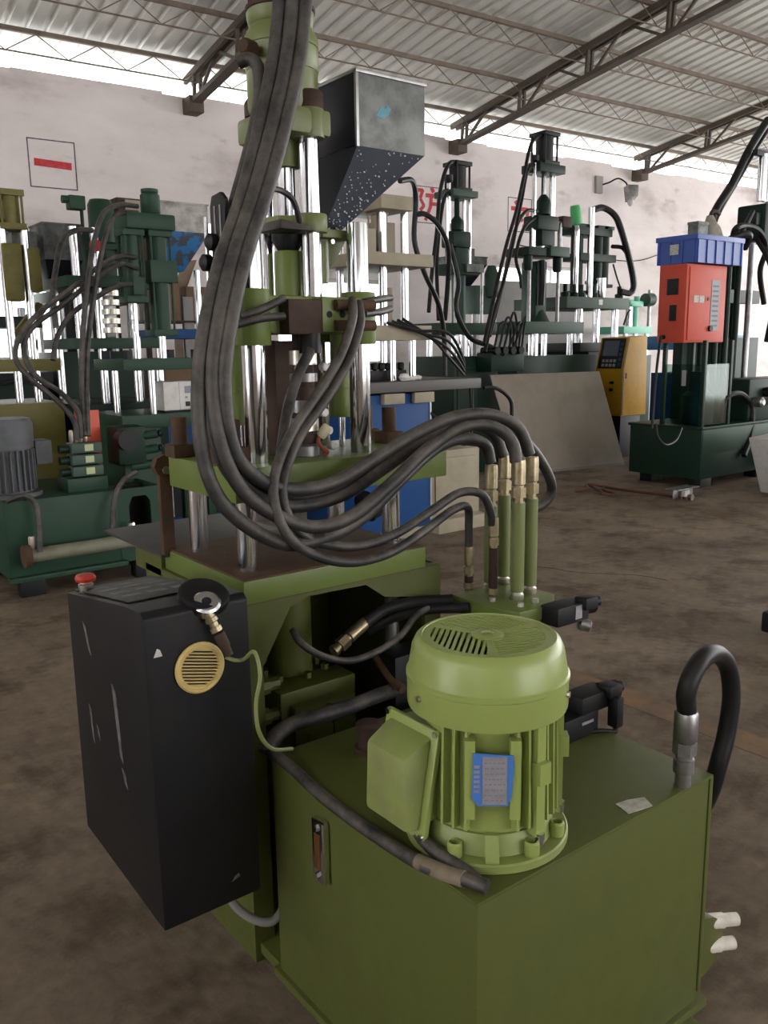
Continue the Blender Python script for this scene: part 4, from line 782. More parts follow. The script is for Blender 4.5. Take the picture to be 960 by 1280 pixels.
for x in (.47, .50, .53, .56): lathe('brass_union', mb, ZINC, [(.010, .93), (.014, .94), (.014, 1.0), (.010, 1.01)], (x, .12, 0), n=8)
box('red_cover', P, ORANGE, .60, .76, .40, .43, .80, 1.11); box('red_cover', P, ORANGE, .68, .74, .36, .40, .72, .86)
pu = box('pump', P, GREEN_D, .80, 1.0, .20, .42, .74, 1.0, bev=.02); cyl('pump_body', pu, BLACK, (.84, .20, .92), (.84, .10, .92), .07)
for i in range(3): cyl('pump_port', pu, GREEN, (.90, .25, .72+i*.1), (1.08, .20, .74+i*.1), .03, n=12); 
for i in range(3): lathe('handle_knob', pu, GREEN_D, [(.01, 0), (.025, .01), (.025, .03), (.01, .04)], (1.08, .2, .74+i*.1), (1.3, .15, .76+i*.1), 12)
fr = box('press_frame', P, GREEN, .92, 1.20, .42, .95, 0, .97)
for y in (.45, .88): box('frame_leg', fr, GREEN, 1.56, 1.62, y, y+.06, 0, .97)
box('bed', fr, GREEN, .90, 1.66, .36, 1.0, .97, 1.06)
for x, y in ((1.16, .42), (1.0, .70), (1.50, .42), (1.40, .85)): cyl('tie_bar', P, CHROME, (x, y, 1.06), (x, y, 1.37), .024, n=16)
pt = box('platen', P, GREEN, .93, 1.57, .34, .92, 1.365, 1.445)
bolts(pt, BLACK, [(x, y, 1.445) for x in (1.0, 1.50) for y in (.42, .85)], .035, .06)
for x, r in ((1.31, .070), (1.12, .062)):
    ram = cylinder_ram(P, x, .55, 1.62 if r > .065 else 1.85, 2.30, r, GREEN)
    lathe('piston_rod', ram, CHROME, [(.025, 1.44), (.025, 1.63)], (x, .55, 0), n=14)
box('valve_block', P, GREEN, 1.22, 1.42, .46, .64, 1.97, 2.12); box('valve_block', P, GREEN, 1.08, 1.16, .44, .60, 1.88, 2.0)
hd = box('top_block', P, GREEN, 1.06, 1.42, .44, .68, 2.32, 2.43, bev=.02)
lathe('screw_motor', hd, GREEN, [(.06, 2.43), (.068, 2.44), (.068, 2.56), (.055, 2.575), (.06, 2.58), (.06, 2.60), (.03, 2.605)], (1.28, .54, 0), n=12)
for k in ('L1', 'L2', 'L3', 'L4', 'L5', 'L7', 'L8'): hose(P, k, o, .017, HOSE)

# ---- second green press behind it, with a grey hopper
o = (1.25, 5.75, 0); P = thing('green_press', 'taller green press behind the left one with grey sheet hopper and chrome columns', 'press', o)
box('base', P, GREEN_D, .04, .76, 0, .8, 0, 1.0); box('bed', P, GREEN_D, .02, .78, -.05, .85, 1.0, 1.1)
for x, y in ((.12, .05), (.28, .05), (.12, .6), (.55, .05)): cyl('tie_bar', P, CHROME, (x, y, 1.1), (x, y, 2.42), .032, n=16)
box('platen', P, GREEN, .03, .75, -.05, .7, 1.52, 1.60); box('platen', P, GREEN, .02, .72, -.03, .68, 1.98, 2.06)
cylinder_ram(P, .42, .25, 2.06, 2.30, .085, GREEN); lathe('screw_motor', P, GREEN, [(.09, 2.33), (.10, 2.34), (.10, 2.62), (.08, 2.66)], (.42, .25, 0), n=16)
br = box('barrel', P, STEEL, .34, .42, .1, .2, 1.60, 1.98, bev=.02)
for i in range(5): lathe('heater_band', br, ZINC, [(.05, 1.64+i*.07), (.065, 1.64+i*.07), (.065, 1.68+i*.07), (.05, 1.68+i*.07)], (.36, .02, 0), n=14)
lathe('pressure_gauge', P, RED, [(.045, 0), (.045, .03)], (.25, -.04, 2.28), (.25, -1, 2.28), 16)
vv = box('limit_valve', P, GREEN, .10, .22, .0, .10, 2.54, 2.64, bev=.01); lathe('valve_cap', vv, GREEN, [(.03, 0), (.03, .04)], (.10, .05, 2.61), (0, .05, 2.61), 10)
cyl('valve_post', P, GREEN_D, (.2, .05, 2.42), (.2, .05, 2.55), .014, n=8)
hopper(P, .04, .34, .50, .85, 2.0, 2.22, 2.50, GALV, GALV_DK, .1, .35, 'grey sheet steel hopper')
hopper(P, .58, .84, .30, .62, 2.06, 2.38, 2.70, BROWN, BROWN, .12, .6, 'brown primed hopper with pale front')
box('pale_sheet', P, BEIGE, .64, .84, .288, .299, 2.40, 2.69, bev=0)
hose(P, 'L6', o, .02, HOSE)

# ---- old olive press at the left edge
o = (.85, 6.0, 0); P = thing('olive_press', 'old mustard olive press at the left edge with tie rod cylinder', 'press', o)
box('base', P, MUSTARD, -.3, .38, -.1, .7, 0, 1.12); box('platen', P, MUSTARD, -.4, .40, -.05, .6, 1.36, 1.45)
for x in (-.25, .10, .24): cyl('tie_bar', P, CHROME, (x, .05, 1.12), (x, .05, 1.37), .03, n=14)
for x in (.24, .08): cyl('column', P, CHROME, (x, .05, 1.45), (x, .05, 2.42), .03, n=16)
cylinder_ram(P, .16, .10, 2.42, 2.66, .075, MUSTARD); box('guide', P, MUSTARD, .06, .20, .0, .12, 1.88, 2.30, bev=.02); box('guide', P, MUSTARD, .22, .34, .02, .14, 1.95, 2.28, bev=.02)
ob('brace', G().cyl((.12, .1, 1.60), (.36, .2, 1.85), .05, n=8), MUSTARD, P)
hopper(P, .20, .39, .25, .50, 2.0, 2.20, 2.42, GALV, BLUE, .1, .4, 'small hopper with blue funnel')
tube('hose', P, HOSE_BLK, [(.1, .05, 2.62), (-.1, .0, 2.62), (-.3, 0, 2.6)], .014, 8); tube('hose', P, HOSE_BLK, [(.1, .05, 2.46), (-.1, .0, 2.46), (-.3, 0, 2.5)], .014, 8)
tube('hose', P, HOSE_BLK, [(.05, .0, 1.3), (-.1, -.1, 1.28), (-.2, -.1, 1.4), (-.25, -.05, 1.8), (-.15, 0, 2.2)], .012, 8)

# ---- blue press whose hopper stands clear of the green press
o = (2.25, 6.1, 0); P = thing('blue_press', 'blue press hidden behind the left machines, rust streaked blue grey hopper', 'press', o)
box('base', P, BLUE, -.2, .6, 0, .8, .0, 1.0); box('louvre_panel', P, BLACK, -.15, .35, -.01, .0, .05, .5, bev=0)
for x in (-.1, .0, .1, .2, .3): box('louvre', P, STEEL, x, x+.012, -.02, -.01, .06, .49, bev=0)
for x in (.0, .40): cyl('column', P, CHROME, (x, .3, 1.0), (x, .3, 2.2), .03, n=14)
box('platen', P, BLUE, -.1, .5, .1, .6, 1.6, 1.68)
hopper(P, .0, .45, .12, .50, 2.18, 2.50, 2.74, mat('stained_sheet', (.36, .34, .32), .5, .3, dirt=(.10, .085, .07), amt=.9, scale=7), mat('chipped_blue', (.02, .14, .36), .5, dirt=(.05, .055, .06), amt=.95, scale=9, lo=.48, hi=.53), .14, .40, 'stained sheet hopper with chipped blue funnel')

# ---- dark press deep behind the left row
o = (.35, 7.35, 0); P = thing('dark_press', 'near black press deep behind the left row, below the glaring window', 'press', o)
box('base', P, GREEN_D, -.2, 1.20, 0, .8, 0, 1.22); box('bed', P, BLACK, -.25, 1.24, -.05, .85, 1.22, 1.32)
for x in (.1, .55, 1.05): cyl('tie_bar', P, STEEL, (x, .1, 1.32), (x, .1, 1.9), .035, n=12)
box('platen', P, GREEN_D, -.05, 1.2, 0, .6, 1.72, 1.82)
o = (1.85, 7.35, 0); P = thing('dark_press', 'near black tall press behind the heater bands of the second green press', 'press', o)
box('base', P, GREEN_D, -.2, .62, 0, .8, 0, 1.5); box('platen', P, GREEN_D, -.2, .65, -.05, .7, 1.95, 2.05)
for x in (-.1, .15, .4, .6): cyl('tie_bar', P, STEEL, (x, .1, 1.5), (x, .1, 2.6), .04, n=12)
box('back_box', P, BLACK, -.05, .55, .3, .6, 1.5, 2.45); lathe('ram', P, GREEN_D, [(.09, 2.05), (.10, 2.08), (.10, 2.5), (.06, 2.6)], (.2, .1, 0), n=16)
tube('hose', P, HOSE_BLK, [(.3, 0, 2.4), (.1, -.2, 2.2), (-.1, -.25, 1.9), (.0, -.2, 1.55)], .03, 8)

# ---- controller standing on the green press bed
c = thing('temperature_controller', 'small off white controller with dark display on the green bed', 'controller', (1.78, 4.95, 1.06))
box('case', c, WHITE_E, -.15, .13, -.03, .18, .015, .22, bev=.006); box('face', c, WHITE_E, -.03, .125, -.035, -.03, .02, .215, bev=.001)
box('display', c, SCREEN, .01, .075, -.038, -.034, .135, .185, bev=0)
for x in (.02, .06, .09): cyl('button', c, GREYP, (x, -.042, .105), (x, -.034, .105), .008, n=10)
for x in (.01, .06): box('rocker_switch', c, BLACK, x, x+.035, -.042, -.034, .04, .075)
box('rubber_foot', c, BLACK, -.14, .12, 0, .16, 0, .016)

# ---- rack with boxes and a bright monitor by the wall
rk = thing('storage_rack', 'brown storage rack against the plaster wall', 'rack', (2.6, 7.5, 0))
for z in (.5, 1.0, 1.42, 1.80): box('shelf', rk, BROWN, 0, 1.05, 0, .5, z-.02, z)
for x in (.0, 1.0):
    for y in (0, .46): box('upright', rk, BROWN, x, x+.05, y, y+.04, 0, 2.0)
for k, (x, w, d, z, h, lab) in enumerate(((.10, .30, .35, 1.80, .40, 'tall cardboard carton on the rack top shelf, left end'), (.45, .25, .3, 1.42, .30, 'square cardboard carton on the second rack shelf, left'), (.74, .22, .3, 1.42, .26, 'small cardboard carton on the second rack shelf, right'), (.1, .5, .35, 1.0, .33, 'wide cardboard carton on the third rack shelf'))):
    t = thing('cardboard_box', lab, 'box', (2.6+x, 7.55, z), 0, 'cartons on the rack')
    box('carton', t, CARD, 0, w, 0, d, 0, h); box('tape', t, BEIGE, w*.42, w*.58, -.001, d+.001, h, h+.002, bev=0)
t = thing('leaning_panel', 'grey steel panel standing on the rack shelf', 'panel', (3.02, 7.53, 1.42)); box('sheet', t, GREYP, 0, .12, .0, .02, 0, .62, bev=.002); box('folded_edge', t, GREYP, 0, .01, .0, .04, 0, .62, bev=.001)
t = thing('carton_flap_box', 'open brown carton with raised flap on the rack top shelf', 'box', (3.1, 7.6, 1.80)); box('carton', t, CARD, 0, .4, 0, .3, 0, .35); ob('flap', G().hexa([(0, 0, .35), (.02, 0, .35), (.02, .3, .35), (0, .3, .35)], [(.12, 0, .62), (.14, 0, .62), (.14, .3, .62), (.12, .3, .62)]), CARD, t)
t = thing('monitor', 'small monitor with glowing pale cyan screen beside the rack', 'monitor', (3.62, 7.2, 0))
cyl('stand', t, BLACK, (.0, .1, 0), (.0, .1, 2.1), .025, n=10); lathe('stand_foot', t, BLACK, [(.2, 0), (.2, .02), (.05, .04)], (0, .1, 0)); box('housing', t, BLACK, -.16, .16, .03, .10, 2.08, 2.34)
box('screen', t, mat('lit_screen', (.5, .7, .7), .3, emit=((.62, .95, .95), .9)), -.14, .14, .025, .03, 2.10, 2.32, bev=0)

# ---- beige press on a blue base, behind the olive press
o = (3.0, 4.3, 0); P = thing('beige_press', 'beige column press on a blue cabinet base behind the foreground press', 'press', o)
b = box('base_cabinet', P, BLUE, -.12, .60, 0, .75, .06, 1.14); box('plinth', b, BEIGE, -.14, .62, -.02, .78, 0, .07); box('cabinet_corner', b, STEEL, .59, .606, -.006, .02, .07, 1.12, bev=0)
box('bed', P, mat('oily_bed', (.06, .055, .05), .5), -.15, 1.10, -.06, .8, 1.16, 1.24)
for x in (.10, .40): box('ledge_item', P, BEIGE, x, x+.2, -.05, 0, 1.07, 1.15)
s = box('side_cabinet', P, BEIGE, .62, 1.16, .02, .7, .10, .66); box('cabinet_door', s, BEIGE, .66, 1.10, .005, .02, .14, .60); box('side_plinth', s, BEIGE, .60, 1.15, -.10, .7, 0, .11)
for x, y in ((.30, .10), (.50, .10), (.10, .5), (.52, .5)): cyl('tie_bar', P, CHROME, (x, y, 1.24), (x, y, 1.57), .028, n=14)
box('platen', P, BEIGE, .02, .60, -.02, .62, 1.55, 1.66)
for x, y in ((.22, .10), (.43, .10), (.10, .5), (.52, .5)): cyl('column', P, CHROME, (x, y, 1.66), (x, y, 2.56), .03, n=16)
box('crosshead', P, BEIGE, -.05, .62, -.02, .62, 2.10, 2.19); box('slide_block', P, BEIGE, .0, .12, .05, .25, 2.19, 2.36); box('slide_block', P, BEIGE, .25, .42, .2, .4, 2.19, 2.44)
box('top_plate', P, BEIGE, .12, .42, -.02, .5, 2.50, 2.60); cylinder_ram(P, .25, .2, 2.24, 2.50, .05, BEIGE)
lathe('barrel', P, BLACK, [(.05, 1.66), (.07, 1.7), (.07, 2.1)], (.06, .2, 0), n=16); lathe('barrel_body', P, BEIGE, [(.05, 1.66), (.05, 1.95)], (.33, .2, 0), n=14)
tl = box('tool_row', P, BLACK, -.10, .48, .15, .3, 1.24, 1.32)
me = mm('tool_head', G().lathe([(.012, 0), (.03, .01), (.03, .05), (.02, .06)], (0,0,0), n=10), BLACK)
for i in range(9): inst('tool_head', me, tl, (-.06+i*.065, .2, 1.32))
for k, m_ in (('S3', HOSE_BLK), ('S4', HOSE_BLK)): hose(P, k, o, .024, m_)
for i in range(4): tube('cable', P, HOSE_BLK, [(.15+i*.05, -.03, 1.68+i*.01), (.4+i*.05, -.08, 1.62-i*.02), (.7, -.10, 1.60-i*.06), (.95, .0, 1.40-i*.04), (1.05, .1, 1.26)], .012, 8)
tube('cable', P, HOSE_BLK, [(.60, .0, .98), (.8, -.08, .80), (1.0, -.05, .84), (1.1, .05, 1.16)], .012, 8)
tube('cable', P, HOSE_BLK, [(.62, .0, .90), (.85, -.08, .72), (1.0, -.05, .78), (1.08, .05, 1.16)], .012, 8)
tube('thick_hose', P, HOSE_BLK, shift(HO['loopback'], o), .02, 8)
w = thing('white_rag', 'crumpled white rag lying on the dark bed', 'rag', (3.32, 4.28, 1.24)); g = G(); g.lathe([(.004, 0), (.03, .004), (.045, .03), (.03, .055), (.006, .06)], (0, 0, 0), n=12); ob('bundle', g, WHITE_E, w); ob('tail', G().tube([(.02, 0, .02), (.08, 0, .018), (.14, .01, .026), (.17, .01, .02)], .017, 8), WHITE_E, w)

# ---- slim dark press with a black cylinder on top
o = (6.0, 6.6, 0); P = thing('slim_press', 'slim dark green press with small black cylinder on thin columns', 'press', o)
box('base', P, GREEN_D, -.15, .56, -.1, .7, 0, 1.38); box('base_door', P, GREEN_D, -.1, .5, -.112, -.1, .1, 1.25)
box('platen', P, GREEN, -.38, .52, -.12, .6, 1.63, 1.76)
for x, y in ((.02, .0), (.16, .0), (.0, .5), (.4, .5)): cyl('tie_bar', P, CHROME, (x, y, 1.38), (x, y, 1.64), .035, n=14)
cyl('main_column', P, GREEN, (.10, .1, 1.76), (.10, .1, 2.3), .085, n=18)
for x in (-.04, .38): cyl('guide_rod', P, STEEL, (x, .0, 1.76), (x, .0, 2.36), .018, n=10)
bx_ = box('carriage', P, GREEN_D, -.16, .28, -.06, .2, 2.30, 2.42); box('carriage_arm', bx_, GALV, .05, .32, -.10, .1, 2.33, 2.42)
for x in (-.12, .02, .13, .22): cyl('column', P, CHROME, (x, .04, 2.40), (x, .04, 3.20), .022, n=12)
box('ram_block', P, GREEN_D, -.12, .16, -.06, .16, 2.60, 2.78, bev=.03); lathe('ram', P, GREEN_D, [(.05, 2.78), (.07, 2.8), (.07, 2.9), (.03, 2.95), (.03, 3.2)], (.02, .04, 0), n=14)
box('ram_body', P, GREEN_D, -.07, .12, -.04, .14, 2.42, 2.60)
cylinder_ram(P, .03, .04, 3.22, 3.50, .095, BLACK); box('flange', P, GREEN_G, -.18, .20, -.12, .2, 3.14, 3.21)
cyl('gauge_rod', P, CHROME, (-.16, -.04, 2.85), (-.16, -.04, 3.30), .014, n=8); lathe('gauge', P, BLACK, [(.03, 3.28), (.045, 3.30), (.045, 3.36)], (-.17, -.04, 0), n=12)
box('hopper_plate', P, GREEN_G, .18, .36, .1, .3, 2.42, 2.62)
for k in ('S1', 'S2'): hose(P, k, o, .022)
ob('wire_bundle', G().tube([(-.3, -.2, 2.6), (-.22, -.25, 2.2), (-.3, -.3, 1.9), (-.1, -.3, 1.6), (.2, -.3, 1.5), (.4, -.35, 1.4)], .03, 8), HOSE_BLK, P)
vlv = box('valve_bank', P, GREEN_D, .2, .75, -.35, -.1, 1.2, 1.42, bev=.02)
for i in range(4): cyl('valve_spool', vlv, BLACK, (.26+i*.13, -.40, 1.44), (.26+i*.13, -.15, 1.44), .045, n=12)
for i in range(5): tube('cable', P, HOSE_BLK, [(.3+i*.08, -.3, 1.48), (.35+i*.1, -.35, 1.75+.06*(i % 3)), (.55+i*.06, -.3, 1.7), (.6+i*.05, -.25, 1.42)], .014, 7)
# grey hopper between the slim and the tall press
hp2 = thing('feeder_hopper', 'dark grey funnel hopper on a pale green feeder between two tall presses', 'hopper', (6.75, 7.2, 0))
hopper(hp2, -.22, .30, 0, .4, 2.25, 2.50, 2.60, GALV, GALV_DK, .12, .6)
lathe('feeder_motor', hp2, GREEN_G, [(.06, 2.1), (.09, 2.12), (.09, 2.4), (.05, 2.5)], (.38, .0, 0), n=14); box('feeder_body', hp2, GREEN_G, .1, .45, 0, .2, 1.9, 2.25); cyl('feeder_post', hp2, STEEL, (.2, .1, 0), (.2, .1, 1.95), .05, n=12)

# ---- tall dark press, the tallest in the hall
o = (7.7, 6.8, 0); P = thing('tall_press', 'tallest dark green press, black cylinder almost touching the roof', 'press', o)
box('base', P, GREEN, -.6, 1.0, -.1, .9, 0, 1.36); box('dark_front', P, GREEN_D, -.62, .0, -.12, -.1, .05, 1.34)
box('platen', P, GREEN_G, -.62, .64, -.12, .8, 1.64, 1.79)
for x, y in ((-.17, .0), (.0, .0), (.50, .0), (.4, .6)): cyl('tie_bar', P, CHROME, (x, y, 1.36), (x, y, 1.65), .04, n=14)
box('main_column', P, GREEN, -.12, .08, .05, .3, 1.79, 2.55); lathe('column_foot', P, GREEN, [(.1, 1.79), (.18, 1.79), (.1, 1.95)], (0, .15, 0), n=16)
ob('chain', G().tube([(-.08, .0, 2.55), (-.09, -.02, 2.3), (-.08, 0, 2.0)], .05, 8), BLACK, P)
for x in (-.30, .24): cyl('guide_rod', P, STEEL, (x, .0, 1.79), (x, .0, 2.6), .024, n=10)
ca = box('carriage', P, GREEN_D, -.42, .28, -.1, .3, 2.60, 2.70); box('carriage_arm', ca, GREEN_G, -.06, .30, -.14, -.02, 2.60, 2.72)
for x in (-.33, .22): lathe('rod_end', ca, GREEN_D, [(.05, 2.42), (.06, 2.45), (.06, 2.62)], (x, .0, 0), n=12)
for x in (-.19, -.02, .12, .16): cyl('column', P, CHROME, (x, .04, 2.70), (x, .04, 3.66), .030, n=12)
box('ram_block', P, GREEN_D, -.22, .18, -.06, .2, 2.92, 3.10, bev=.03); box('ram_lower', P, GREEN_D, -.12, .12, -.04, .18, 2.74, 2.92)
lathe('ram', P, GREEN_D, [(.06, 3.10), (.09, 3.12), (.09, 3.28), (.05, 3.34), (.03, 3.36), (.03, 3.66)], (-.02, .04, 0), n=14)
cylinder_ram(P, -.02, .04, 3.72, 4.06, .11, BLACK); box('flange', P, GREEN_D, -.26, .20, -.12, .2, 3.60, 3.70)
cyl('gauge_rod', P, CHROME, (-.27, -.04, 3.10), (-.27, -.04, 3.70), .016, n=8); lathe('gauge', P, BLACK, [(.03, 3.70), (.05, 3.72), (.05, 3.78)], (-.28, -.04, 0), n=12)
ob('gripper', G().tube([(.26, .0, 2.70), (.26, .0, 3.0), (.36, -.02, 3.1)], .03, 8), STEEL, P); box('gripper_jaw', P, BROWN, .26, .44, -.05, .05, 2.98, 3.12, bev=.02)
for k in ('T1', 'T2', 'T3', 'T4'): hose(P, k, o, .022)

# ---- press with thick hose on its right and wide platen
o = (8.9, 7.0, 0); P = thing('cylinder_press', 'dark green press with wide platen and one thick black hose down its side', 'press', o)
box('base', P, GREEN_D, -.12, .75, -.05, .9, 0, 1.40); box('bed', P, BLACK, -.36, .60, -.1, .9, 1.40, 1.52)
pl_ = box('platen', P, GREEN_G, -.68, .66, -.12, .85, 1.98, 2.13); box('maker_plate', pl_, WHITE_E, -.02, .06, -.126, -.12, 2.03, 2.10, bev=0)
for x, y in ((-.28, .0), (.09, .0), (.50, .0), (.4, .6)): cyl('tie_bar', P, CHROME, (x, y, 1.52), (x, y, 1.99), .05, n=16)
for x in (-.58, -.40, -.25, .02, .58): lathe('column_nut', pl_, GREEN_D, [(.06, 2.13), (.06, 2.19), (.03, 2.2), (.03, 2.3)], (x, .0, 0), n=8)
for x, zt, r in ((-.37, 3.02, .035), (-.08, 3.32, .045)): cyl('column', P, CHROME, (x, .0, 2.13), (x, .0, zt), r, n=16)
for x, z0 in ((-.22, 2.2), (.20, 2.35), (.34, 2.3)): cylinder_ram(P, x, .12, z0, 3.08, .085, GREEN_D, ties=False)
box('top_plate', P, GREEN_D, -.40, .36, -.02, .3, 2.96, 3.06); box('mid_plate', P, GREEN_D, -.3, .46, -.02, .3, 2.62, 2.72)
lathe('barrel', P, CHROME, [(.06, 2.13), (.07, 2.2), (.07, 2.4)], (.17, .0, 0), n=14)
hose(P, 'U1', o, .045); hose(P, 'U2', o, .028); tube('cable', P, HOSE_BLK, [(.42, 0, 2.6), (.46, -.05, 2.4), (.55, -.05, 2.25), (.62, 0, 2.16)], .012, 8)
gb = thing('green_bottle', 'bright green plastic bottle hung at the top of the hose press', 'bottle', (8.5, 6.98, 3.06)); lathe('bottle_body', gb, GREEN_CUP, [(.02, .0), (.075, .02), (.07, .22), (.06, .26)], (0, 0, 0), (-.12, 0, .6), 14); lathe('bottle_neck', gb, WHITE_E, [(.03, -.06), (.03, .01)], (0, 0, 0), (-.12, 0, .6), 10)

# ---- mint press far right, by the wall
o = (11.5, 8.2, 0); P = thing('mint_press', 'bright mint green press far back beside the yellow console', 'press', o)
box('base', P, GREEN, -.35, .5, 0, .6, 0, 1.30); box('platen', P, MINT, -.35, .42, -.05, .6, 1.66, 1.78)
for x in (-.25, .02, .33): cyl('tie_bar', P, CHROME, (x, .0, 1.3), (x, .0, 1.67), .04, n=12)
for x in (-.10, .05): cyl('ram', P, MINT if x > 0 else CHROME, (x, .05, 1.78), (x, .05, 2.12), .06, n=14)
tb_ = box('top_block', P, MINT, -.16, .18, -.04, .2, 2.10, 2.20, bev=.03); lathe('cap', tb_, MINT, [(.05, 2.2), (.05, 2.28)], (.1, .05, 0), n=12); cyl('side_port', tb_, MINT, (-.2, .0, 2.17), (-.12, .0, 2.17), .05, n=12); lathe('gear_motor', P, GREEN_G, [(.05, 0), (.11, .02), (.11, .2), (.06, .22)], (.24, .0, 2.22), (.6, 0, 2.24), 14)
tube('hose', P, HOSE_BLK, [(-.14, 0, 2.05), (-.24, -.02, 1.98), (-.3, 0, 1.80)], .016, 8); cyl('rear_post', P, STEEL, (.52, .1, 1.3), (.52, .1, 2.4), .03, n=10)

# ---- yellow console
o = (8.5, 6.15, 0); P = thing('control_console', 'yellow control console with tilted keypad screen', 'console', o)
b = ob('console_body', G().prism([(0, .56), (0, 1.17), (.10, 1.58), (.50, 1.60), (.53, .56)], 'xz', 0, .44), YELLOW, P, .008)
def onc(name, g, m): return ob(name, g, m, b)
def slant(y0, y1, t0, t1, h): # a slab on the sloping front, t runs up the slope
    f = lambda t: (.10*t, 1.17 + .41*t)
    (xa, za), (xb, zb_) = f(t0), f(t1)
    return G().hexa([(xa-h, y0, za), (xa+.01, y0, za), (xa+.01, y1, za), (xa-h, y1, za)], [(xb-h, y0, zb_), (xb+.01, y0, zb_), (xb+.01, y1, zb_), (xb-h, y1, zb_)])
onc('screen_bezel', slant(.03, .41, .02, .97, .006), BLACK); onc('display', slant(.12, .36, .42, .90, .010), SCREEN)
for r_ in range(2):
    for k in range(4): onc('key', slant(.13+k*.06, .17+k*.06, .08+r_*.14, .17+r_*.14, .012), GREYP)
for k in range(5): onc('key', slant(.055, .095, .10+k*.16, .20+k*.16, .012), BLUE)
onc('key_lock', G().box(-.012, 0, .14, .20, .98, 1.01), BLACK); onc('round_switch', G().lathe([(.022, 0), (.022, .03)], (0, .17, .90), (-1, .17, .90), 12), BLACK)
onc('door_gap', G().prism([(.006, .57), (.006, 1.17), (.105, 1.575), (.125, 1.575), (.028, 1.165), (.028, .57)], 'xz', -.0015, .001), BLACK); onc('door_lock', G().box(.06, .08, -.008, 0, 1.05, 1.12), BLACK)
box('stand', P, BLACK, .04, .46, .04, .40, 0, .56)  # plain black support; its colour stands in for the shadow beneath the console

# ---- blue beam of a press behind the console
P = thing('blue_machine', 'low blue machine mostly hidden behind the yellow console and the red box', 'press', (10.6, 6.6, 0))
box('body', P, BLUE, 0, 1.2, 0, .6, 0, 1.05); box('beam', P, mat('pale_blue_paint', (.05, .20, .42), .5), -.35, 1.5, -.05, .5, 1.40, 1.60); box('post', P, GREEN_D, .0, .12, 0, .2, 1.05, 1.4); box('post', P, GREEN_D, .95, 1.07, 0, .2, 1.05, 1.4); cyl('knob', P, BLACK, (-.1, -.09, 1.5), (-.1, -.05, 1.5), .035, n=10)

# ---- grey board leaning on the presses
bd = thing('grey_board', 'large pale grey board leaning on the green presses', 'board', (7.0, 6.05, 0))
ob('sheet', G().hexa([(-.55, -.04, 0), (1.05, -.32, 0), (1.06, -.30, 0), (-.54, -.02, 0)], [(-.68, .34, 1.16), (.97, .06, 1.16), (.98, .08, 1.16), (-.67, .36, 1.16)]), GREYB, bd)
ob('edge_strip', G().hexa([(-.55, -.045, 0), (1.05, -.325, 0), (1.05, -.32, .0), (-.55, -.04, .0)], [(-.552, -.038, .03), (1.048, -.318, .03), (1.048, -.312, .03), (-.552, -.032, .03)]), mat('board_edge', (.20, .18, .16), .8), bd)

# ---- dark press at the right with red box, acrylic guard and blue crate
o = (7.05, 4.05, 0); P = thing('guarded_press', 'dark green press at right with red switch box above an acrylic guard', 'press', o)
tk = box('oil_tank', P, GREEN_D, 0, 2.1, 0, .88, .10, .63, bev=.008); box('tank_rim', tk, GREEN_D, -.015, 2.1, -.015, .9, .615, .645); box('pale_patch', tk, GREEN, .02, 2.1, -.004, 0, .36, .61, bev=.001)
for x in (.1, 1.2):
    for y in (.05, .65): box('foot_block', tk, BLACK, x, x+.2, y, y+.15, 0, .10)
for x, y in ((-.0, .47), (.02, .02), (.5, .02), (.5, .47)): box('post', P, GREEN_D, x, x+.04, y, y+.04, .64, 1.52)
gd = box('acrylic_guard', P, ACRYL, .005, .011, .06, .46, .66, 1.28, bev=0, label='clear acrylic guard'); box('acrylic_side', gd, ACRYL, .05, .5, .03, .036, .66, 1.28, bev=0); box('guard_sticker', gd, GREYP, .002, .005, .22, .27, 1.06, 1.22, bev=0)
box('guard_edge', gd, GREEN_G, .0, .012, .455, .465, .66, 1.28, bev=0)
pm = lathe('pump_housing', P, GREEN_D, [(.12, .64), (.16, .66), (.16, .95), (.1, 1.0), (.1, 1.2)], (.28, .25, 0), n=20)
rb = box('switch_box', P, REDBOX, -.10, .62, .20, .52, 1.50, 2.28, bev=.008, label='red electrical switch box')
box('box_door', rb, REDBOX, -.06, .58, .188, .202, 1.52, 2.25, bev=.003)
for z0, z1, y0, y1 in ((1.98, 2.14, .29, .42), (1.72, 1.88, .30, .38)): box('side_socket', rb, BLACK, -.112, -.10, y0, y1, z0, z1)
lathe('side_button', rb, BLACK, [(.025, 0), (.02, .02)], (-.10, .44, 1.56), (-1, .44, 1.56), 10)
for x, m_ in ((.02, LABELW), (.12, LABELW), (.22, REDBOX)): box('rating_label', rb, m_, x, x+.085, .185, .1885, 1.90, 1.97, bev=0)
cyl('door_lock', rb, BLACK, (.27, .18, 1.94), (.27, .19, 1.94), .02, n=10)
inf = box('instruction_plate', rb, mat('grey_blue_plate', (.22, .23, .26), .5), .33, .48, .184, .1885, 1.62, 2.13, bev=0)
for i in range(9): box('print_row', inf, mat('dark_print', (.12, .12, .14), .6), .35, .46, .183, .1842, 1.66+i*.05, 1.68+i*.05, bev=0)
lathe('handle', rb, BLACK, [(.03, 0), (.03, .02)], (.33, .185, 1.64), (.33, -1, 1.64), 12)
for x in (.95, 1.15, 1.35, 1.6): cyl('tie_bar', P, GREEN_D if x < 1.5 else STEEL, (x, .5, .64), (x, .5, 2.6), .035, n=14)
box('rear_body', P, GREEN_D, .70, 2.3, .74, .86, .64, 1.55); box('rear_plate', P, GREEN_D, .78, 2.2, .70, .86, 1.95, 2.1)
for x in (.85, 1.05, 1.25, 1.45, 1.7): cyl('rear_column', P, GREEN_D, (x, .75, .64), (x, .75, 2.55), .05, n=12)
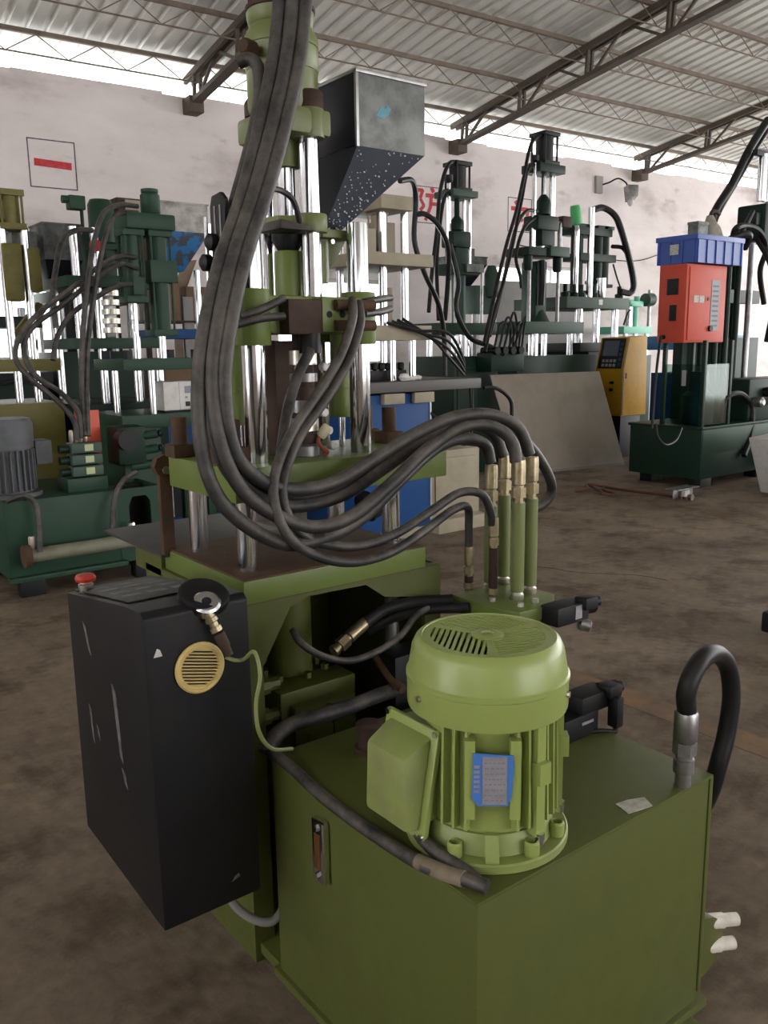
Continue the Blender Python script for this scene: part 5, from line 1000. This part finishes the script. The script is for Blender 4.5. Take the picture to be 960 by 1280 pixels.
bb = box('upper_block', P, GREEN_D, 1.58, 2.0, .35, .7, 2.62, 3.02, bev=.03); box('side_valve', bb, GREEN_D, 1.48, 1.6, .4, .55, 2.78, 2.92, bev=.02)
for x in (1.62, 1.74): cyl('column', bb, CHROME, (x, .45, 3.05), (x, .45, 3.55), .045, n=14)
cyl('top_cylinder', bb, STEEL, (1.88, .45, 3.02), (1.88, .45, 3.42), .08, n=18); box('top_arm', bb, BLACK, 1.45, 1.76, .42, .48, 3.52, 3.58); box('lower_valves', P, GREEN_D, .95, 1.9, .05, .4, .64, 1.1, bev=.03)
for i in range(4): lathe('valve_spool', P, BLACK if i % 2 else STEEL, [(.04, 0), (.055, .01), (.055, .1), (.03, .12)], (1.05+i*.22, .05, .85+.1*(i % 2)), (1.05+i*.22, -1, .85+.1*(i % 2)), 12)
pb_ = cyl('filter_body', P, GREEN_D, (1.25, -.25, .26), (1.25, -.02, .26), .12, n=20); cyl('filter_cap', pb_, GREEN_D, (1.25, -.29, .26), (1.25, -.25, .26), .09, n=16)
for k, r in (('R3', .03), ('R4', .014), ('R5', .012), ('R6', .03)): hose(P, k, o, r)
tube('hose', P, HOSE_BLK, [(1.1, .3, 2.5), (1.0, .2, 2.62), (.85, .25, 2.6), (.75, .35, 2.5), (.80, .4, 2.2)], .04, 8); tube('hose', P, HOSE_BLK, [(1.3, .35, 2.9), (1.1, .3, 2.75), (.95, .3, 2.60)], .03, 8)
for i in range(3): tube('hose', P, HOSE_BLK, [(1.35+i*.1, .3, 2.6), (1.3+i*.12, .1, 2.3-i*.1), (1.4+i*.1, .1, 1.9), (1.5, .2, 1.5)], .026, 8)
# black cable dropping from the roof
cb = thing('power_cable', 'thick black cable dropping slantwise from the roof to the right press', 'cable', (7.05, 4.05, 2.3))
tube('strand', cb, HOSE_BLK, shift(HO['R1'], (7.05, 4.05, 2.3)), .045, 10); tube('strand', cb, HOSE_BLK, shift(HO['R2'], (7.05, 4.05, 2.3)), .030, 10)
# blue crate on the switch box, with things in it
cr = thing('plastic_crate', 'blue plastic crate on top of the red switch box', 'crate', (7.02, 4.20, 2.28))
g = G(); t = .015; L, W, H = .84, .46, .285
for c in ((0, L, 0, t), (0, L, W-t, W), (0, t, t, W-t), (L-t, L, t, W-t)): g.box(*c, .01, H)
g.box(t, L-t, t, W-t, .01, .03); ob('tub', g, BLUE_C, cr)
box('rim', cr, BLUE_C, -.014, L+.014, -.014, 0, H-.05, H, bev=.003); box('rim', cr, BLUE_C, -.014, 0, 0, W+.014, H-.05, H, bev=.003)
for i in range(6): box('rib', cr, BLUE_C, .01+i*.16, .03+i*.16, -.012, 0, .01, H-.05, bev=.002)
for i in range(4): box('rib', cr, BLUE_C, -.012, 0, .02+i*.135, .035+i*.135, .01, H-.05, bev=.002)
box('crate_label', cr, LABELW, -.014, -.0125, .20, .30, .10, .20, bev=0)
tm = thing('tin_box', 'grey open tin box sticking out of the blue crate', 'box', (7.35, 4.42, 2.31)); box('tin', tm, GALV, -.08, .10, -.06, .06, 0, .40); box('tin_lid', tm, GALV, -.085, .105, -.065, .065, .38, .41)
bgp = thing('plastic_bag', 'crumpled brownish plastic bag in the blue crate', 'bag', (7.62, 4.45, 2.31))
g = G(); random.seed(5); n = 14; rings_ = []
for i in range(9):
    z = .50*i/8; rr = .13*math.sin(math.pi*(.18+.74*i/8)); rings_.append([(rr*(1+random.uniform(-.3, .3))*math.cos(2*math.pi*k/n), rr*(1+random.uniform(-.3, .3))*math.sin(2*math.pi*k/n), z) for k in range(n)])
g.rings(rings_); ob('bag_body', g, mat('dirty_film', (.34, .31, .26), .35, dirt=(.16, .14, .11), amt=.7, scale=9), bgp); ob('bag_knot', G().tube([(0, 0, .48), (.03, 0, .54), (.10, 0, .55), (.2, .02, .53)], .02, 8), BROWN, bgp)

# ---- things on the floor
t = thing('iron_offcut', 'small welded steel offcut lying by the right press', 'offcut', (6.45, 3.82, 0)); box('plate', t, STEEL, -.16, .20, -.03, .12, .10, .112); box('web', t, GREYP, -.02, .16, .02, .03, .0, .10); box('web', t, STEEL, -.12, -.02, .05, .06, .0, .10); box('white_sticker', t, WHITE_E, .02, .10, .014, .02, .02, .08, bev=0)
t = thing('red_cable', 'loose reddish cable lying in a curl on the concrete', 'cable', (6.1, 4.6, 0)); mR = mat('dull_red_cable', (.10, .025, .018), .6)
tube('strand', t, mR, [(-.1, .2, .012), (.0, .15, .03), (.15, .25, .05), (.3, .15, .02), (.32, -.1, .012), (.36, -.5, .012), (.34, -.8, .012)], .012, 8); tube('strand', t, mR, [(.15, .25, .05), (.05, .0, .012), (-.06, -.10, .012), (.06, -.16, .012), (.16, .05, .014), (.3, .15, .03)], .009, 8); lathe('plug', t, STEEL, [(.02, 0), (.03, .01), (.03, .05)], (.34, -.82, .03), (.34, -1, .03), 10)
t = thing('steel_tube', 'bright steel tube lying on the floor by the yellow console', 'tube', (9.0, 5.7, 0)); cyl('shaft', t, CHROME, (-.7, .1, .035), (.3, -.25, .035), .03, n=12); cyl('end_cap', t, ZINC, (.3, -.25, .035), (.36, -.271, .035), .034, n=12)
t = thing('white_case', 'pale open case cut off by the right edge', 'case', (7.05, 3.05, 0)); ob('shell', G().hexa([(.30, 0, 0), (.9, 0, 0), (.9, .5, 0), (.30, .5, 0)], [(.0, 0, .58), (.9, 0, .62), (.9, .5, .62), (.0, .5, .58)]), WHITE_E, t, .02); ob('opening', G().hexa([(.36, -.004, .10), (.88, -.004, .10), (.88, .0, .10), (.36, .0, .10)], [(.10, -.004, .54), (.88, -.004, .56), (.88, .0, .56), (.10, .0, .54)]), BLACK, t)
t = thing('floor_jack', 'dark rusty tool on wheels cut off by the right edge', 'tool', (3.26, 1.18, 0)); box('body', t, BLACK, -.04, .25, -.06, .08, .03, .14, bev=.015); cyl('wheel', t, RED, (-.02, -.08, .035), (-.02, -.05, .035), .035, n=16); cyl('wheel', t, BLACK, (.18, -.08, .035), (.18, -.05, .035), .035, n=16)
t = thing('bent_wire', 'bent rusty wire scrap lying on the bare floor at left', 'wire', (-.10, 3.66, 0))
tube('bend', t, BROWN, [(-.08, .10, .005), (.02, .08, .005), (.10, .0, .006), (.04, -.06, .005), (-.02, -.12, .005), (-.16, -.10, .005)], .004, 6)
tube('bend', t, BROWN, [(-.06, .11, .005), (-.02, .18, .006), (.03, .22, .005)], .004, 6)
